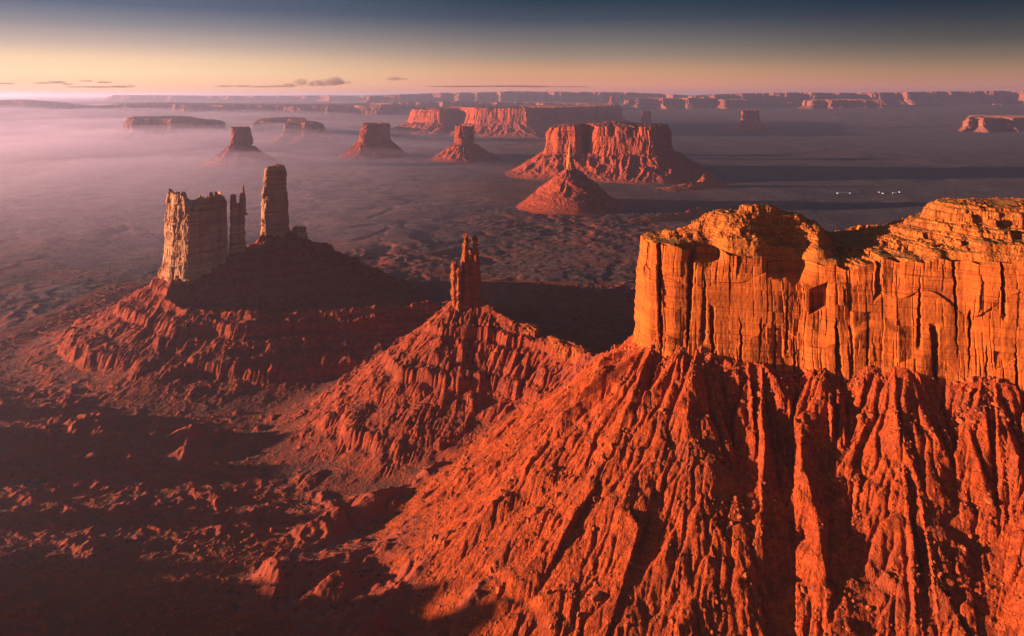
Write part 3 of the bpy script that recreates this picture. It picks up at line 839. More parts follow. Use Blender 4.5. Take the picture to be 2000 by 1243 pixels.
col(castle, M_CASTLE, 433, 10, 393, 520, 1376, 511, scale=[(0, 1.7), (.5, 1.2), (.85, .8), (1, .4)])
col(castle, M_CASTLE, 411, 9, 378, 440, 1360, 512, scale=[(0, 1.6), (.6, 1), (1, .5)])
col(castle, M_CASTLE, 345, 13, 376, 470, 1345, 513, scale=[(0, 1.5), (.6, 1), (1, .6)])
col(castle, M_CASTLE, 357, 9, 380, 450, 1338, 514, scale=[(0, 1.5), (.6, 1), (1, .6)])
col(castle, M_CASTLE, 370, 16, 412, 545, 1318, 515, scale=[(0, 1.6), (.6, 1), (.9, .8), (1, .4)])
twin = empty('twin_tower', tuple(W(463, 485, 1405)), 'narrow twin-headed pale tower with a thin white tip beside the crenellated butte', 'rock tower')
col(twin, M_CASTLE, 456, 13, 381, 530, 1402, 521, scale=[(0, 1.15), (.5, 1.05), (.9, .9), (1, .7)], depth=1.4, flare=1)
col(twin, M_CASTLE, 472, 13, 378, 530, 1408, 522, flare=1, scale=[(0, 1.2), (.5, 1.0), (.9, .8), (1, .6)], depth=1.4)
col(twin, M_CASTLE, 464, 11, 398, 530, 1405, 523, flare=1, scale=[(0, 1.2), (.5, 1.1), (1, .9)], depth=1.4)
col(twin, M_CASTLE, 475.5, 7, 362, 420, 1408, 524, scale=[(0, 1.5), (.4, 1), (1, .4)], cren=.3, w=2.0)
tower = empty('tall_tower', tuple(W(535, 445, 1480)), 'tall flat-topped pale sandstone tower on a dark ridge, tallest of the near left group', 'rock tower')
tx, ty = XZ(535, 1480), 1480
rock(tower, M_CASTLE, box(tx, ty, 19.5, 22, .35, 9, .1), ZZ(470, 1480), lambda x, y: ZZ(323, 1480) - np.maximum(tx - 4 - x, 0) * .35, 1.0, 1.1, 6.0, 531, taper=3.5, flare=3, cren=.8, cap_rows=8,
     A=dict(big=.8, slab=.7, crack=.9), scale=[(0, 1.06), (.5, 1.02), (.9, .96), (1, .86)], flare_h=.2)
knob = rock(tower, M_CASTLE, box(XZ(584, 1500), 1500, 15, 12, .1, 5), 130, ZZ(446, 1500), 1.0, 1.0, 5.0, 541, taper=4, flare=3, cren=3, names=('ledge',))

# ------------------------------------------------------------------ buttes and mesas of the middle distance
def debris(parent, mat, outline, zb, L, p, seed, ribs_w, amp, ds, nd=40, z0=-6.0, smooth_it=2, skew=None):
    P, s = resample(smooth_loop(outline, smooth_it), ds)
    n = len(P)
    area = np.sum(P[:, 0] * np.roll(P[:, 1], -1) - P[:, 1] * np.roll(P[:, 0], -1))
    ta = np.roll(P, -1, 0) - np.roll(P, 1, 0)
    win = max(1, int(n * .03))
    for _ in range(3):
        ta = sum(np.roll(ta, k, 0) for k in range(-win, win + 1)) / (2 * win + 1)
    nr = np.stack([ta[:, 1], -ta[:, 0]], 1); nr /= np.linalg.norm(nr, axis=1, keepdims=True) + 1e-9
    if area < 0: nr = -nr
    t = np.linspace(-.12, 1, nd)[:, None]
    Ls = L * (1 + .18 * pn2(s / (6 * ribs_w), 0 * s, seed))
    if skew: Ls = Ls * (1 + skew * nr[:, 0])
    d = t * Ls[None]
    x = P[None, :, 0] + nr[None, :, 0] * d; y = P[None, :, 1] + nr[None, :, 1] * d
    zc = zb(P[:, 0], P[:, 1]) if callable(zb) else np.full(n, float(zb))
    tt = np.clip(t, 0, 1)
    z = z0 + (zc - z0)[None] * (1 - tt) ** p
    sh = sstep(0, .12, tt) * sstep(1, .5, tt)
    q = s[None] / ribs_w
    r1 = ridged2(q + .3 * pn2(x / (2 * ribs_w), y / (2 * ribs_w), seed + 1), tt * 1.5 + 0 * q, 2, seed + 2, .45) - .75
    r2 = ridged2(q * 3.1 + .3 * pn2(x / ribs_w, y / ribs_w, seed + 3), tt * 4 + 0 * q, 2, seed + 4, .5) - .75
    z = z + sh * amp * (r1 + .32 * r2) + amp * .12 * fbm2(x / (.4 * ribs_w), y / (.4 * ribs_w), 3, seed + 5) * sstep(0, .1, tt) * sstep(1, .8, tt)
    V = np.stack([x, y, z], -1).reshape(-1, 3)
    return mesh_obj('talus', V, grid_faces(nd, n, True), mat, parent)

def butte(name, label, cat, px0, px1, py_top, py_cb, py_foot, Y, seed, depth=.8, rot=0.0, top_scale=.9, L=None, spread=None, capz=0, mat=None, tmat=None,
          group=None, w=None, dsk=1.0, cren=.06, taper=.06, rim=None, skew=None, zfoot=-6, plan=None):
    mat = mat or M_MID; tmat = tmat or M_MIDTAL
    cx = XZ((px0 + px1) / 2, Y); r = (px1 - px0) / 2 / F * Y
    zt, zb = ZZ(py_top, Y), ZZ(py_cb, Y)
    o = empty(name, (cx, Y, 0), label, cat, group)
    out = box(cx, Y, r, r * depth, rot, seed, .22) if plan is None else [(cx + r * a, Y + r * b) for a, b in plan]
    px_m = Y / F
    ds = max(.9 * px_m, .8) * dsk
    w = w or max(r * .16, 4 * px_m)
    hh = zt - zb
    rock(o, mat, out, zb - hh * .12, rim or zt, ds, ds, w, seed, taper=r * taper, flare=r * .05, cren=hh * cren, scale=[(0, 1.0), (.8, (1 + top_scale) / 2), (1, top_scale)],
         cap_rows=7, zs=zt + capz, A=dict(big=1.0, slab=1.0, crack=1.3))
    L = L or spread / F * Y
    debris(o, tmat, out, zb + hh * .02, L, 1.35, seed + 50, max(r * .28, 3 * px_m), (zb) * .16, ds * 1.1, 46, z0=zfoot, skew=skew)
    return o

WEDGE = [(-1.05, -.42), (-.4, -.3), (.4, -.05), (1, .15), (.85, .8), (.1, .9), (-.6, .5)]
butte('butte', 'flat-topped hazy butte on a wide cone behind the tall pale tower', 'butte', 453, 489, 249, 285, 315, 4800, 601, .8, .3, .88, None, 62)
butte('butte', 'squat tapering red butte standing between two smaller hazy and red buttes on the plain', 'butte', 702, 763, 242, 275, 301, 5450, 603, .8, .25, .78, None, 42, capz=6)
butte('butte', 'narrow red butte with fluted walls just in front of the long distant mesa', 'butte', 890, 926, 247, 281, 307, 5150, 605, .9, .3, .9, None, 58)
butte('butte', 'small dark butte alone on the shadowed plain right of the big lit mesa', 'butte', 1444, 1487, 216, 240, 254, 9200, 607, .5, .5, .9, None, 40, plan=WEDGE)
butte('butte', 'small dark blocky butte peeking up behind the top of the big lit mesa', 'butte', 1252, 1274, 217, 241, 252, 8700, 609, .8, .0, .8, None, 26, plan=WEDGE)
butte('butte', 'tiny pointed far butte on the horizon above the long mesa', 'butte', 1191, 1203, 188, 200, 211, 13600, 611, .8, .0, .5, None, 16, capz=20, zfoot=185)

# --- the lone needle on its cone
M_NEEDLE = mat_cliff('amber_sandstone', (.86, .36, .10), (.68, .24, .06), (.3, .08, .03), 2.0)
ND = 2990
needle = empty('needle_spire', tuple(W(1114, 400, ND)), 'thin needle spire on a tall red cone in front of the big lit mesa', 'rock spire')
no = ell(XZ(1114, ND), ND, 20, 16, 14, 0, .15, 3)
rock(needle, M_NEEDLE, no, 120, ZZ(318, ND), 1.7, 1.7, 8, 621, taper=6, flare=5, scale=[(0, 1.3), (.4, 1.0), (1, .62)], cren=4, names=('pinnacle',))
rock(needle, M_NEEDLE, ell(XZ(1114, ND), ND, 11, 10, 12, 0, .15, 4), 150, ZZ(279, ND), 1.4, 1.4, 5, 623, taper=3, scale=[(0, 1.4), (.35, 1.1), (.6, .75), (.72, .85), (.85, .6), (1, .4)], cren=1, names=('pinnacle',))
debris(needle, M_MIDTAL, ell(XZ(1114, ND), ND, 22, 18, 16, 0, .1, 5), 150, 205, 1.12, 631, 26, 13, 1.6, 90)

# --- the big lit mesa of the middle distance
big = empty('mesa', (500, 4150, 0), 'big flat-topped red mesa with sunlit fluted wall behind the needle spire', 'mesa')
def pt(px, Y): return (XZ(px, Y), Y)
bo = [pt(1068, 4170), pt(1085, 4130), pt(1108, 4105), pt(1128, 4080), pt(1140, 4240), pt(1153, 4230), pt(1160, 4055), pt(1190, 4030), pt(1220, 4000), pt(1250, 3985), pt(1281, 3965),
      pt(1296, 4060), pt(1312, 4250), pt(1300, 4460), pt(1240, 4560), pt(1170, 4560), pt(1100, 4440), pt(1072, 4300)]
def big_rim(x, y):
    return 272 + np.interp(CX + F * x / y, [1060, 1085, 1110, 1180, 1320], [-14, -6, 6, 2, 4])
def big_extra(x, y, z, t):
    px = CX + F * x / y
    d = 0 * x
    for c in (1196, 1232, 1244):
        d = d - 20 * np.exp(-((px - c) / 5.0) ** 2) * sstep(.55, .85, t) * (y < 4200)
    return d - 16 * sstep(.72, 1, t)
rock(big, M_MID, bo, 116, big_rim, 2.9, 2.6, 24, 641, taper=12, flare=10, A=dict(big=.25, slab=.4, tilt=.8, crack=.6, fine=.4), cren=2, cap_rows=16, capmat=M_MIDTAL, extra=big_extra, smooth_it=1,
     spine=[pt(1100, 4290) + (282,), pt(1160, 4300) + (288,), pt(1195, 4250) + (298,), pt(1220, 4280) + (288,), pt(1285, 4250) + (285,)])
debris(big, M_MIDTAL, bo, 134, 270, 1.3, 643, 58, 22, 3.0, 120, smooth_it=2)
# red sand ridges off its right foot
def dune(name, pts, wdt, label, seed):
    P, s = resample(np.array(pts, float), 6.0, False)
    n = len(P); m = 19
    ta = np.gradient(P[:, :2], axis=0); nr = np.stack([ta[:, 1], -ta[:, 0]], 1); nr /= np.linalg.norm(nr, axis=1, keepdims=True)
    v = np.linspace(-1, 1, m)[:, None]
    wob = wdt * (1 + .4 * pn2(s / 90, 0 * s, seed))[None]
    x = P[None, :, 0] + nr[None, :, 0] * v * wob; y = P[None, :, 1] + nr[None, :, 1] * v * wob
    pr = np.maximum(1 - np.abs(v), 0) ** 1.2
    z = -4 + (P[None, :, 2] + 4) * pr * (1 + .25 * fbm2(x / 40, y / 40, 3, seed)) + 2 * fbm2(x / 18, y / 18, 3, seed + 2) * pr
    o = mesh_obj(name, np.stack([x, y, z], -1).reshape(-1, 3), grid_faces(m, n), M_DUNE)
    return tag(o, label, 'sand ridge')
M_DUNE = mat_plain('red_sand', (.55, .13, .05), (.45, .10, .045), .05)
dune('sand_ridge', [pt(1290, 3500) + (4,), pt(1325, 3540) + (14,), pt(1360, 3580) + (30,), pt(1386, 3620) + (66,), pt(1398, 3640) + (46,), pt(1414, 3680) + (3,)], 70,
     'lit red sand ridge at the right foot of the big flat-topped mesa', 651)
dune('sand_ridge', [pt(1225, 2610) + (3,), pt(1265, 2650) + (9,), pt(1310, 2700) + (13,), pt(1345, 2740) + (20,), pt(1364, 2780) + (34,), pt(1374, 2810) + (4,)], 40,
     'long thin lit red sand ridge nearer than the mesa foot, right of the needle cone', 655)

# --- the long mesa behind
lm = empty('long_mesa', (0, 8300, 0), 'long distant mesa with two glowing red walls and a dark right wing', 'mesa')
lo = [pt(801, 8900), pt(806, 8650), pt(835, 8500), pt(866, 8400), pt(876, 8800), pt(905, 8750), pt(913, 8260), pt(960, 8150), pt(1010, 8060), pt(1033, 8020),
      pt(1046, 8400), pt(1100, 8900), pt(1160, 9400), pt(1214, 9900), pt(1210, 10500), pt(1100, 10300), pt(950, 10000), pt(830, 9600)]
rock(lm, M_MID, lo, 112, lambda x, y: 300 + np.interp(CX + F * x / y, [800, 870, 905, 920], [-22, -20, -4, 2]), 6.5, 5.5, 42, 661, taper=18, flare=16, cren=5, cap_rows=10, capmat=M_MIDTAL, smooth_it=1,
     A=dict(big=.25, slab=.4, tilt=.8, crack=.6, fine=.4), spine=[pt(830, 9000) + (300,), pt(900, 9200) + (312,), pt(1020, 9200) + (318,), pt(1150, 9900) + (318,)], extra=lambda x, y, z, t: -22 * sstep(.78, 1, t))
debris(lm, M_MIDTAL, lo, 136, 400, 1.4, 663, 110, 22, 8, 70)

# ------------------------------------------------------------------ far mesas in the haze
def far_mesa(name, label, cat, prof, py_cb, Y, depth, seed, lit=None, foot_L=None, bays=0.0, group=None):
    z_gr = float(plain(np.array([XZ(np.mean([p for p, _ in prof]), Y)]), np.array([Y - 300.0]))[0]) - 8
    """prof: list of (px, py) of the skyline; the front wall runs along it with bays and buttresses"""
    pxs = np.array([p for p, _ in prof], float)
    n = max(24, int((pxs[-1] - pxs[0]) / 7))
    g = np.linspace(pxs[0], pxs[-1], n)
    yy = Y + bays * pn2(g / 38.0, 0 * g, seed) + bays * .6 * pn2(g / 13.0, 0 * g, seed + 1)
    front = [pt(a, b) for a, b in zip(g, yy)]
    back = [pt(a, Y + depth + bays) for a in np.linspace(pxs[-1], pxs[0], max(5, n // 4))]
    o = empty(name, (XZ(pxs.mean(), Y), Y, 0), label, cat, group)
    px_m = Y / F
    def rimf(x, y):
        return ZZ(np.interp(CX + F * x / y, pxs, [q for _, q in prof]), Y)
    zb = ZZ(py_cb, Y)
    zt = np.mean([ZZ(q, Y) for _, q in prof])
    hh = zt - zb
    rock(o, M_FAR, front + back, zb - hh * .3, rimf, px_m * 1.0, max(px_m * .6, hh / 40), max(px_m * 5, hh * .25), seed, taper=hh * .12, flare=hh * .1, cren=hh * .03, cap_rows=6,
         spine=[pt(a, Y + depth * .55 + bays) + (ZZ(np.interp(a, pxs, [q for _, q in prof]), Y) + hh * .05,) for a in np.linspace(pxs[0] + (pxs[-1] - pxs[0]) * .08, pxs[-1] - (pxs[-1] - pxs[0]) * .08, 8)],
         smooth_it=1, A=dict(big=.7, slab=1.0, crack=1.2), extra=lambda x, y, z, t: -hh * .22 * sstep(.7, 1, t))
    if zb - z_gr > 12:
        debris(o, M_FARTAL, front + back, zb + hh * .03, foot_L or (zb - z_gr) * 2.6, 1.4, seed + 3, px_m * 14, (zb - z_gr) * .2, px_m * 1.4, 30, z0=z_gr)
    return o
far_mesa('mesa', 'broad hazy mesa at the far left edge of the valley', 'mesa', [(-140, 203), (-40, 200), (0, 199), (45, 197), (75, 199), (108, 202), (112, 204), (138, 205), (143, 207)], 222, 12000, 2500, 701, bays=350)
far_mesa('mesa', 'longest hazy mesa wall stretching across the left horizon behind the smaller buttes', 'mesa', [(176, 210), (185, 207), (215, 208), (235, 205), (330, 204), (480, 207), (600, 208), (690, 207), (700, 206), (770, 204)], 222, 12200, 2800, 703, bays=350)
far_mesa('mesa', 'dark grey mesa wall running behind the long red-walled mesa', 'mesa', [(690, 208), (730, 204), (800, 200), (860, 199), (950, 201), (1060, 202), (1150, 205), (1235, 210)], 216, 13200, 2600, 705, bays=350)
far_mesa('mesa', 'low hazy mesa behind the flat-topped hazy butte on its left side', 'mesa', [(247, 235), (252, 233), (300, 233), (368, 232), (382, 235), (392, 240), (437, 241)], 256, 7600, 900, 707, bays=120, foot_L=240)
far_mesa('mesa', 'pale low mesa with pink lit cap just right of the flat-topped hazy butte', 'mesa', [(497, 240), (512, 236), (540, 234), (570, 233), (600, 235)], 254, 8300, 700, 709, bays=100, foot_L=200)
far_mesa('mesa', 'short blocky hazy mesa in front of the pale low pink-capped mesa', 'mesa', [(556, 244), (562, 241), (590, 239), (612, 240), (630, 244), (632, 246)], 263, 7100, 450, 711, bays=60, foot_L=230)
# horizon plateaus
far_mesa('plateau', 'faint pale plateau on the horizon above the hazy left mesas', 'plateau', [(212, 190), (222, 186), (300, 187), (430, 188), (560, 188), (640, 187), (690, 188), (760, 186), (830, 186)], 191, 24000, 5000, 721, bays=1500)
far_mesa('plateau', 'long purple plateau on the horizon above the dark right wing', 'plateau', [(720, 188), (800, 185), (860, 182), (950, 181), (1000, 179), (1040, 179), (1120, 180), (1230, 181), (1300, 184), (1345, 187)], 195, 17000, 3000, 723, bays=500)
far_mesa('plateau', 'high banded red plateau along the right horizon', 'plateau', [(1345, 188), (1400, 185), (1440, 183), (1560, 181), (1640, 182), (1740, 181), (1850, 179), (1960, 178), (2020, 181), (2200, 180)], 194, 15000, 3000, 725, bays=240)
far_mesa('mesa', 'low red-lit cliff line below the right horizon, left end by the dark butte', 'mesa', [(1222, 196), (1260, 192), (1330, 193), (1372, 190), (1400, 195), (1458, 195)], 203, 13600, 900, 727, bays=300)
far_mesa('mesa', 'low red-lit cliff line below the right horizon, middle stretch', 'mesa', [(1570, 197), (1600, 196), (1650, 195), (1716, 196), (1722, 198)], 207, 13000, 900, 729, bays=200)
far_mesa('mesa', 'dark mesa with two glowing red rock walls at the right edge', 'mesa', [(1888, 236), (1893, 231), (1912, 230), (1925, 231), (1960, 231), (1990, 231), (2040, 232), (2130, 233)], 246, 8600, 900, 731, bays=330, foot_L=110)

# ------------------------------------------------------------------ off to the left of the frame: unseen high ground added to throw broken shade on the near floor
shade_mesa = empty('mesa', (-1300, 700, 0), 'unseen mesa added beyond the left edge to shade the foot of the near slope', 'mesa')
eo = [(-1130, 60), (-1090, 250), (-1110, 430), (-1090, 620), (-1120, 850), (-1150, 1010), (-1280, 1060), (-1480, 900), (-1530, 300), (-1350, 30)]
rock(shade_mesa, M_MID, eo, 10, lambda x, y: np.interp(y, [380, 460, 500, 560, 640, 720, 800, 950, 1030], [240, 204, 164, 118, 80, 62, 52, 50, 36]) + np.interp(y, [480, 600], [5, 21]) * (np.sin(y / 23.0 + 1.5 * np.sin(y / 41.0)) + .6 * np.sin(y / 9.0 + 2 * np.sin(y / 31.0))) + 4 * np.sin(y / 6.0), 5, 5, 18, 801, taper=8, flare=8, cren=6, cap_rows=6, smooth_it=1,
     spine=[(-1250, 200, 240), (-1250, 440, 200), (-1250, 520, 122), (-1250, 620, 74), (-1250, 720, 54), (-1250, 900, 46), (-1240, 980, 36)])
debris(shade_mesa, M_MIDTAL, eo, 30, 60, 1.3, 803, 40, 6, 8, 30)

# ------------------------------------------------------------------ boulders and rubble on the slopes
def ico(sub):
    import bmesh
    bm = bmesh.new(); bmesh.ops.create_icosphere(bm, subdivisions=sub, radius=1.0)
    V = np.array([v.co[:] for v in bm.verts], np.float32); Fc = np.array([[v.index for v in f.verts] for f in bm.faces], np.int32)
    bm.free(); return V, Fc
def rock_shape(seed, sub):
    r = np.random.default_rng(seed); V, Fc = ico(sub); V = V.copy()
    for _ in range(9):
        n = r.normal(size=3); n /= np.linalg.norm(n); h = .55 + .3 * r.random()
        d = V @ n; k = d > h; V[k] -= np.outer(d[k] - h, n)
    V *= 1 + .1 * r.normal(size=(1, 3)); V[:, 2] *= .8
    return V, Fc
def rotz(a):
    c, s = np.cos(a), np.sin(a); return np.array([[c, -s, 0], [s, c, 0], [0, 0, 1]], np.float32)
n_try = 160000
bx = rng.uniform(-330, 520, n_try); by = rng.uniform(430, 1120, n_try)
bz, bo_ = near_z(bx, by)
clump = pn2(bx / 28, by / 28, 901) + .6 * pn2(bx / 9, by / 9, 903)
keep = ((bo_ == 1) | ((bo_ == 2) & (rng.random(n_try) < .6))) & (clump > .02) & ~in_poly(bx, by, ml)
bx, by, bz = bx[keep], by[keep], bz[keep]
size = (np.exp(rng.normal(-.62, .6, len(bx))) * (1 + .5 * sstep(150, 190, bz))).clip(.28, 3.6)
dist = np.sqrt(bx ** 2 + by ** 2 + (H - bz) ** 2)
pxx = CX + F * bx / by; pyy = CY + F * (H - bz) / by
inview = (pxx > -20) & (pxx < 2020) & (pyy < 1260)
app = np.where(inview, size / dist, 0)
order = np.argsort(-app)
NB_ = 260
meshes = []
for i in range(6):
    V, Fc = rock_shape(910 + i, 3)
    me = bpy.data.meshes.new('boulder')
    me.from_pydata(V.tolist(), [], Fc.tolist()); me.materials.append(M_ROCK); me.update(); meshes.append(me)
for k in order[:NB_]:
    o = bpy.data.objects.new('boulder', meshes[int(rng.integers(6))])
    COL.objects.link(o)
    s = float(size[k]) * float(rng.uniform(.75, 1.2))
    o.location = (float(bx[k]), float(by[k]), float(bz[k]) + s * .25)
    o.scale = (s * rng.uniform(.8, 1.2), s * rng.uniform(.8, 1.2), s * rng.uniform(.7, 1.1))
    o.rotation_euler = (rng.uniform(-.4, .4), rng.uniform(-.4, .4), rng.uniform(0, 6.28))
    tag(o, 'fallen orange-red boulder lying on the debris slopes', 'boulder', 'boulders fallen on the debris slopes')
shp = [rock_shape(930 + i, 1) for i in range(8)]
VV, FF = [], []; off = 0
for k in order[NB_:42000]:
    V, Fc = shp[int(rng.integers(8))]
    v = (V * size[k] * rng.uniform(.7, 1.2)) @ rotz(rng.uniform(0, 6.28)).T + np.array([bx[k], by[k], bz[k] + size[k] * .15], np.float32)
    VV.append(v); FF.append(Fc + off); off += len(V)
tag(mesh_obj('rubble', np.concatenate(VV), np.concatenate(FF), M_ROCK), kind='stuff')

# ------------------------------------------------------------------ shrubs on the desert floor
def shrub_shape(seed, leaves):
    r = np.random.default_rng(seed); V, Fc = [], []
    for i in range(leaves):
        c = r.normal(size=3) * .42; c[2] = abs(c[2]) * .9 + .1
        a = r.normal(size=(3, 3)) * .3
        V.append(c + a); Fc.append([3 * i, 3 * i + 1, 3 * i + 2])
    return np.concatenate(V).astype(np.float32), np.array(Fc, np.int32)
ns = 26000
sy = np.exp(np.where(rng.random(ns) < .78, rng.uniform(np.log(1150), np.log(3200), ns), rng.uniform(np.log(620), np.log(1150), ns))); sx = rng.uniform(-.8, .8, ns) * sy
cl = pn2(sx / 130, sy / 130, 951) + .5 * pn2(sx / 40, sy / 40, 953)
inr = (sx > GX0 + 5) & (sx < GX1 - 5) & (sy > GY0 + 5) & (sy < GY1 - 5)
nzv, now = near_z(sx, sy)
sz = np.where(inr, nzv, plain(sx, sy))
ok = (cl > -.3) & (~inr | (now == 0))
sx, sy, sz = sx[ok][:15000], sy[ok][:15000], sz[ok][:15000]
ss = rng.uniform(.5, 1.4, len(sx)) * np.where(sy > 1150, 1.5, 1.0)
spx = CX + F * sx / sy; spy = CY + F * (H - sz) / sy
sap = np.where((spx > 0) & (spx < 2000) & (spy < 1243), ss / sy, 0)
so = np.argsort(-sap)
shm = []
for i in range(4):
    V, Fc = shrub_shape(960 + i, 90)
    me = bpy.data.meshes.new('shrub'); me.from_pydata(V.tolist(), [], Fc.tolist()); me.materials.append(M_SHRUB); me.update(); shm.append(me)
for k in so[:200]:
    o = bpy.data.objects.new('shrub', shm[int(rng.integers(4))]); COL.objects.link(o)
    o.location = (float(sx[k]), float(sy[k]), float(sz[k]) - .05); q = float(ss[k]); o.scale = (q, q, q * .9); o.rotation_euler = (0, 0, rng.uniform(0, 6.28))
    tag(o, 'small dark desert shrub on the near plain', 'shrub', 'shrubs dotted over the near plain')
ssh = [shrub_shape(970 + i, 14) for i in range(6)]
VV, FF = [], []; off = 0
for k in so[200:]:
    V, Fc = ssh[int(rng.integers(6))]
    VV.append(V * ss[k] * 1.2 @ rotz(rng.uniform(0, 6.28)).T + np.array([sx[k], sy[k], sz[k]], np.float32)); FF.append(Fc + off); off += len(V)
tag(mesh_obj('scrub', np.concatenate(VV), np.concatenate(FF), M_SHRUB), kind='stuff')

# ------------------------------------------------------------------ a few white buildings far out on the plain
def building(px, Y, lx, ly, h, rot, label):
    x = XZ(px, Y); z = float(plain(np.array([x]), np.array([Y]))[0]) - .5
    o = empty('building', (x, Y, z), label, 'building')
    c, s = math.cos(rot), math.sin(rot)
    def tr(V):
        V = np.array(V, float); return np.stack([x + V[:, 0] * c - V[:, 1] * s, Y + V[:, 0] * s + V[:, 1] * c, z + V[:, 2]], 1)
    a, b = lx / 2, ly / 2
    mesh_obj('wall', tr([(-a, -b, 0), (a, -b, 0), (a, b, 0), (-a, b, 0), (-a, -b, h), (a, -b, h), (a, b, h), (-a, b, h)]),
             [(0, 1, 5, 4), (1, 2, 6, 5), (2, 3, 7, 6), (3, 0, 4, 7)], M_WHITE, o)
    e = .6; r = h + ly * .22
    mesh_obj('roof', tr([(-a - e, -b - e, h - .1), (a + e, -b - e, h - .1), (a + e, 0, r), (-a - e, 0, r), (a + e, b + e, h - .1), (-a - e, b + e, h - .1),
                         (-a - e, -b - e, h - .4), (a + e, -b - e, h - .4), (a + e, b + e, h - .4), (-a - e, b + e, h - .4)]),
             [(0, 1, 2, 3), (3, 2, 4, 5), (6, 7, 1, 0), (9, 8, 4, 5)], M_ROOF, o)
building(1646, 3360, 52, 14, 4.5, .05, 'long white low building on the dark plain, left of the scattered ones')
building(1664, 3375, 22, 12, 4.2, .3, 'short white building at the right end of the long white low building')
building(1719, 3420, 14, 10, 4, .2, 'small white building alone beyond the near mesa saddle')
building(1725, 3370, 12, 9, 5, .6, 'tiny white hut just below the small white building')
building(1747, 3380, 16, 10, 4, -.1, 'small white building beside the red sand patch on the plain')
building(1758, 3410, 12, 9, 5, .4, 'tiny white hut behind the building beside the red sand patch')

# ------------------------------------------------------------------ clouds, far beyond and above the haze
def cloud_mat():
    m = bpy.data.materials.new('cloud_vapour'); m.use_nodes = True
    nt = m.node_tree; nt.nodes.clear()
    out = nt.nodes.new('ShaderNodeOutputMaterial'); v = nt.nodes.new('ShaderNodeVolumePrincipled')
    v.inputs['Color'].default_value = (.38, .29, .31, 1); v.inputs['Density'].default_value = .0013; v.inputs['Anisotropy'].default_value = .2
    nt.links.new(v.outputs[0], out.inputs['Volume']); return m
M_CLOUD = cloud_mat()
IV, IF = ico(3)
def cloud(label, puffs, Y, group=None):
    VV, FF = [], []; off = 0
    for j, (px, py, wx, wy) in enumerate(puffs):
        c = W(px, py, Y); rx, rz = wx / 2 / F * Y, wy / 2 / F * Y
        n = 1 + .35 * pn3(IV[:, 0] * 1.6 + px, IV[:, 1] * 1.6 + py, IV[:, 2] * 1.6, j) + .16 * pn3(IV[:, 0] * 4 + px, IV[:, 1] * 4, IV[:, 2] * 4, j + 9)
        V = IV * n[:, None] * np.array([rx, max(rx * .6, rz), rz]); V[:, 2] = np.where(V[:, 2] < 0, V[:, 2] * .55, V[:, 2])
        VV.append(V + c + np.array([0, (j % 3 - 1) * rx * .3, 0])); FF.append(IF + off); off += len(IV)
    return tag(mesh_obj('cloud', np.concatenate(VV), np.concatenate(FF), M_CLOUD, None, True), label, 'cloud', group)
CYD = 60000
cloud('largest cloud, puffy and flat-bottomed, above the hazy left mesas',
      [(655, 162, 44, 22), (632, 164, 40, 18), (612, 165, 36, 14), (588, 163, 30, 18), (570, 167, 44, 8), (545, 169, 60, 6), (680, 162, 14, 7), (520, 170, 50, 4)], CYD)
cloud('thin streak of cloud just left of the largest puffy cloud', [(440, 169, 40, 5), (475, 169, 36, 6), (495, 170, 30, 4)], CYD)
cloud('small pink puff of cloud right of the largest cloud', [(770, 155, 30, 10), (787, 155, 20, 6), (756, 154, 16, 5)], CYD)
cloud('long thin dark streak of cloud above the long purple plateau', [(900, 169.5, 130, 3.4), (985, 169, 150, 4.0), (1060, 169.5, 130, 3.4), (1110, 170, 90, 2.6)], CYD)
cloud('small flat cloud above the far left mesa', [(85, 163, 36, 6), (108, 161.5, 40, 7), (128, 165, 26, 4)], CYD)
cloud('low small flat cloud between two flat wisps near the left edge', [(170, 159, 30, 5), (203, 161.5, 30, 5)], CYD)
cloud('long flat wisp of cloud lowest in the left sky', [(190, 170.5, 70, 4), (235, 170, 60, 5), (254, 169, 16, 9), (150, 170.5, 40, 4)], CYD)
cloud('faint wisp of cloud at the left edge of the sky', [(10, 164, 50, 4), (-25, 164, 40, 4)], CYD)

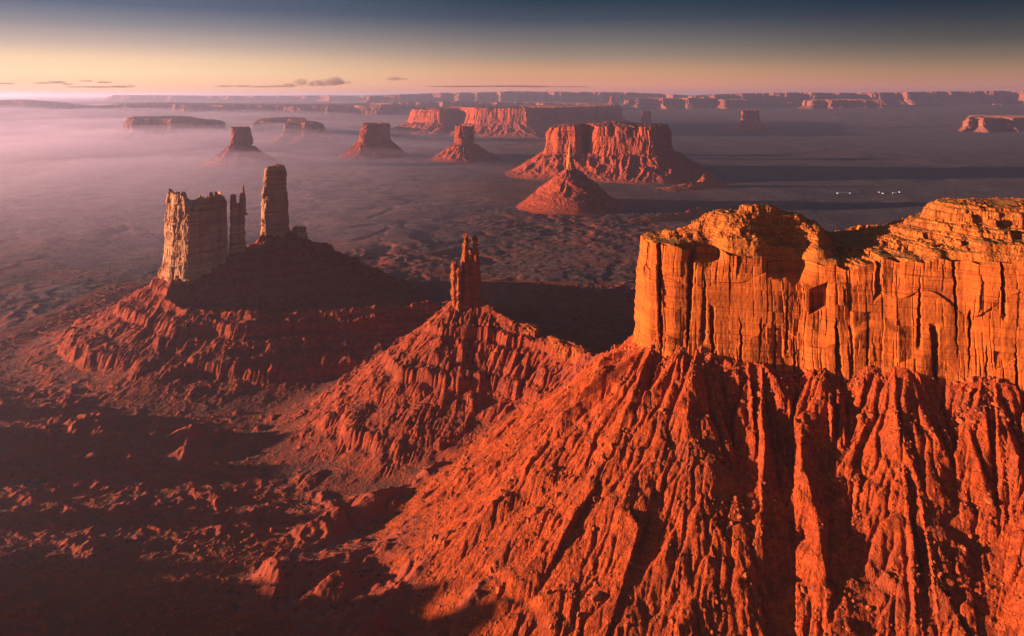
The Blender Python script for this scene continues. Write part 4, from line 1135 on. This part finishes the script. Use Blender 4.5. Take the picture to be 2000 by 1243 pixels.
# ------------------------------------------------------------------ the hazy air
hz = bpy.data.materials.new('hazy_air'); hz.use_nodes = True
nt = hz.node_tree; nt.nodes.clear()
ho = nt.nodes.new('ShaderNodeOutputMaterial'); hv = nt.nodes.new('ShaderNodeVolumePrincipled')
hv.inputs['Color'].default_value = (.66, .66, 1.0, 1)
hv.inputs['Density'].default_value = .000033
hv.inputs['Anisotropy'].default_value = .55
nt.links.new(hv.outputs[0], ho.inputs['Volume'])
hb = np.array([(x, y, z) for z in (-90, 545) for y in (-9000, 96000) for x in (-92000, 92000)], float)
haze = mesh_obj('haze', hb, [(0, 2, 3, 1), (4, 5, 7, 6), (0, 1, 5, 4), (2, 6, 7, 3), (0, 4, 6, 2), (1, 3, 7, 5)], hz)
tag(haze, kind='stuff')

# low mist lying on the western valley floor, thinning out to nothing at its rim
ms = bpy.data.materials.new('ground_mist'); ms.use_nodes = True
nt = ms.node_tree; nt.nodes.clear()
mo_ = nt.nodes.new('ShaderNodeOutputMaterial'); mv = nt.nodes.new('ShaderNodeVolumePrincipled')
mv.inputs['Color'].default_value = (.84, .70, .98, 1)
mv.inputs['Density'].default_value = .00028
mv.inputs['Anisotropy'].default_value = .5
nt.links.new(mv.outputs[0], mo_.inputs['Volume'])
mu = np.linspace(-1.5, .16, 90); my = np.exp(np.linspace(np.log(1500), np.log(17500), 120))
MU, MY = np.meshgrid(mu, my); MX = MU * (MY + 900)
tp = sstep(.14, -.42, MU) * sstep(1550, 2900, MY) * sstep(17300, 6000, MY) * sstep(-1.5, -1.2, MU)
mz = -25 + 260 * sstep(8500, 16000, np.hypot(MX, MY)) + tp * (185 + 75 * fbm2(MX / 1500, MY / 1700, 4, 971)) + 22 * tp * fbm2(MX / 240, MY / 300, 3, 973)
nr_, nc_ = MU.shape
tv = np.stack([MX, MY, mz], -1).reshape(-1, 3); bv = np.stack([MX, MY, 0 * mz - 70], -1).reshape(-1, 3)
gf = grid_faces(nr_, nc_); N_ = len(tv)
bd = [i for i in range(nc_)] + [r * nc_ + nc_ - 1 for r in range(1, nr_)] + [(nr_ - 1) * nc_ + i for i in range(nc_ - 2, -1, -1)] + [r * nc_ for r in range(nr_ - 2, 0, -1)]
bd = np.array(bd); bn = np.roll(bd, -1)
mf_ = np.concatenate([gf, gf[:, ::-1] + N_, np.stack([bn, bd, bd + N_, bn + N_], -1)])
tag(mesh_obj('mist', np.concatenate([tv, bv]), mf_, ms), kind='stuff')
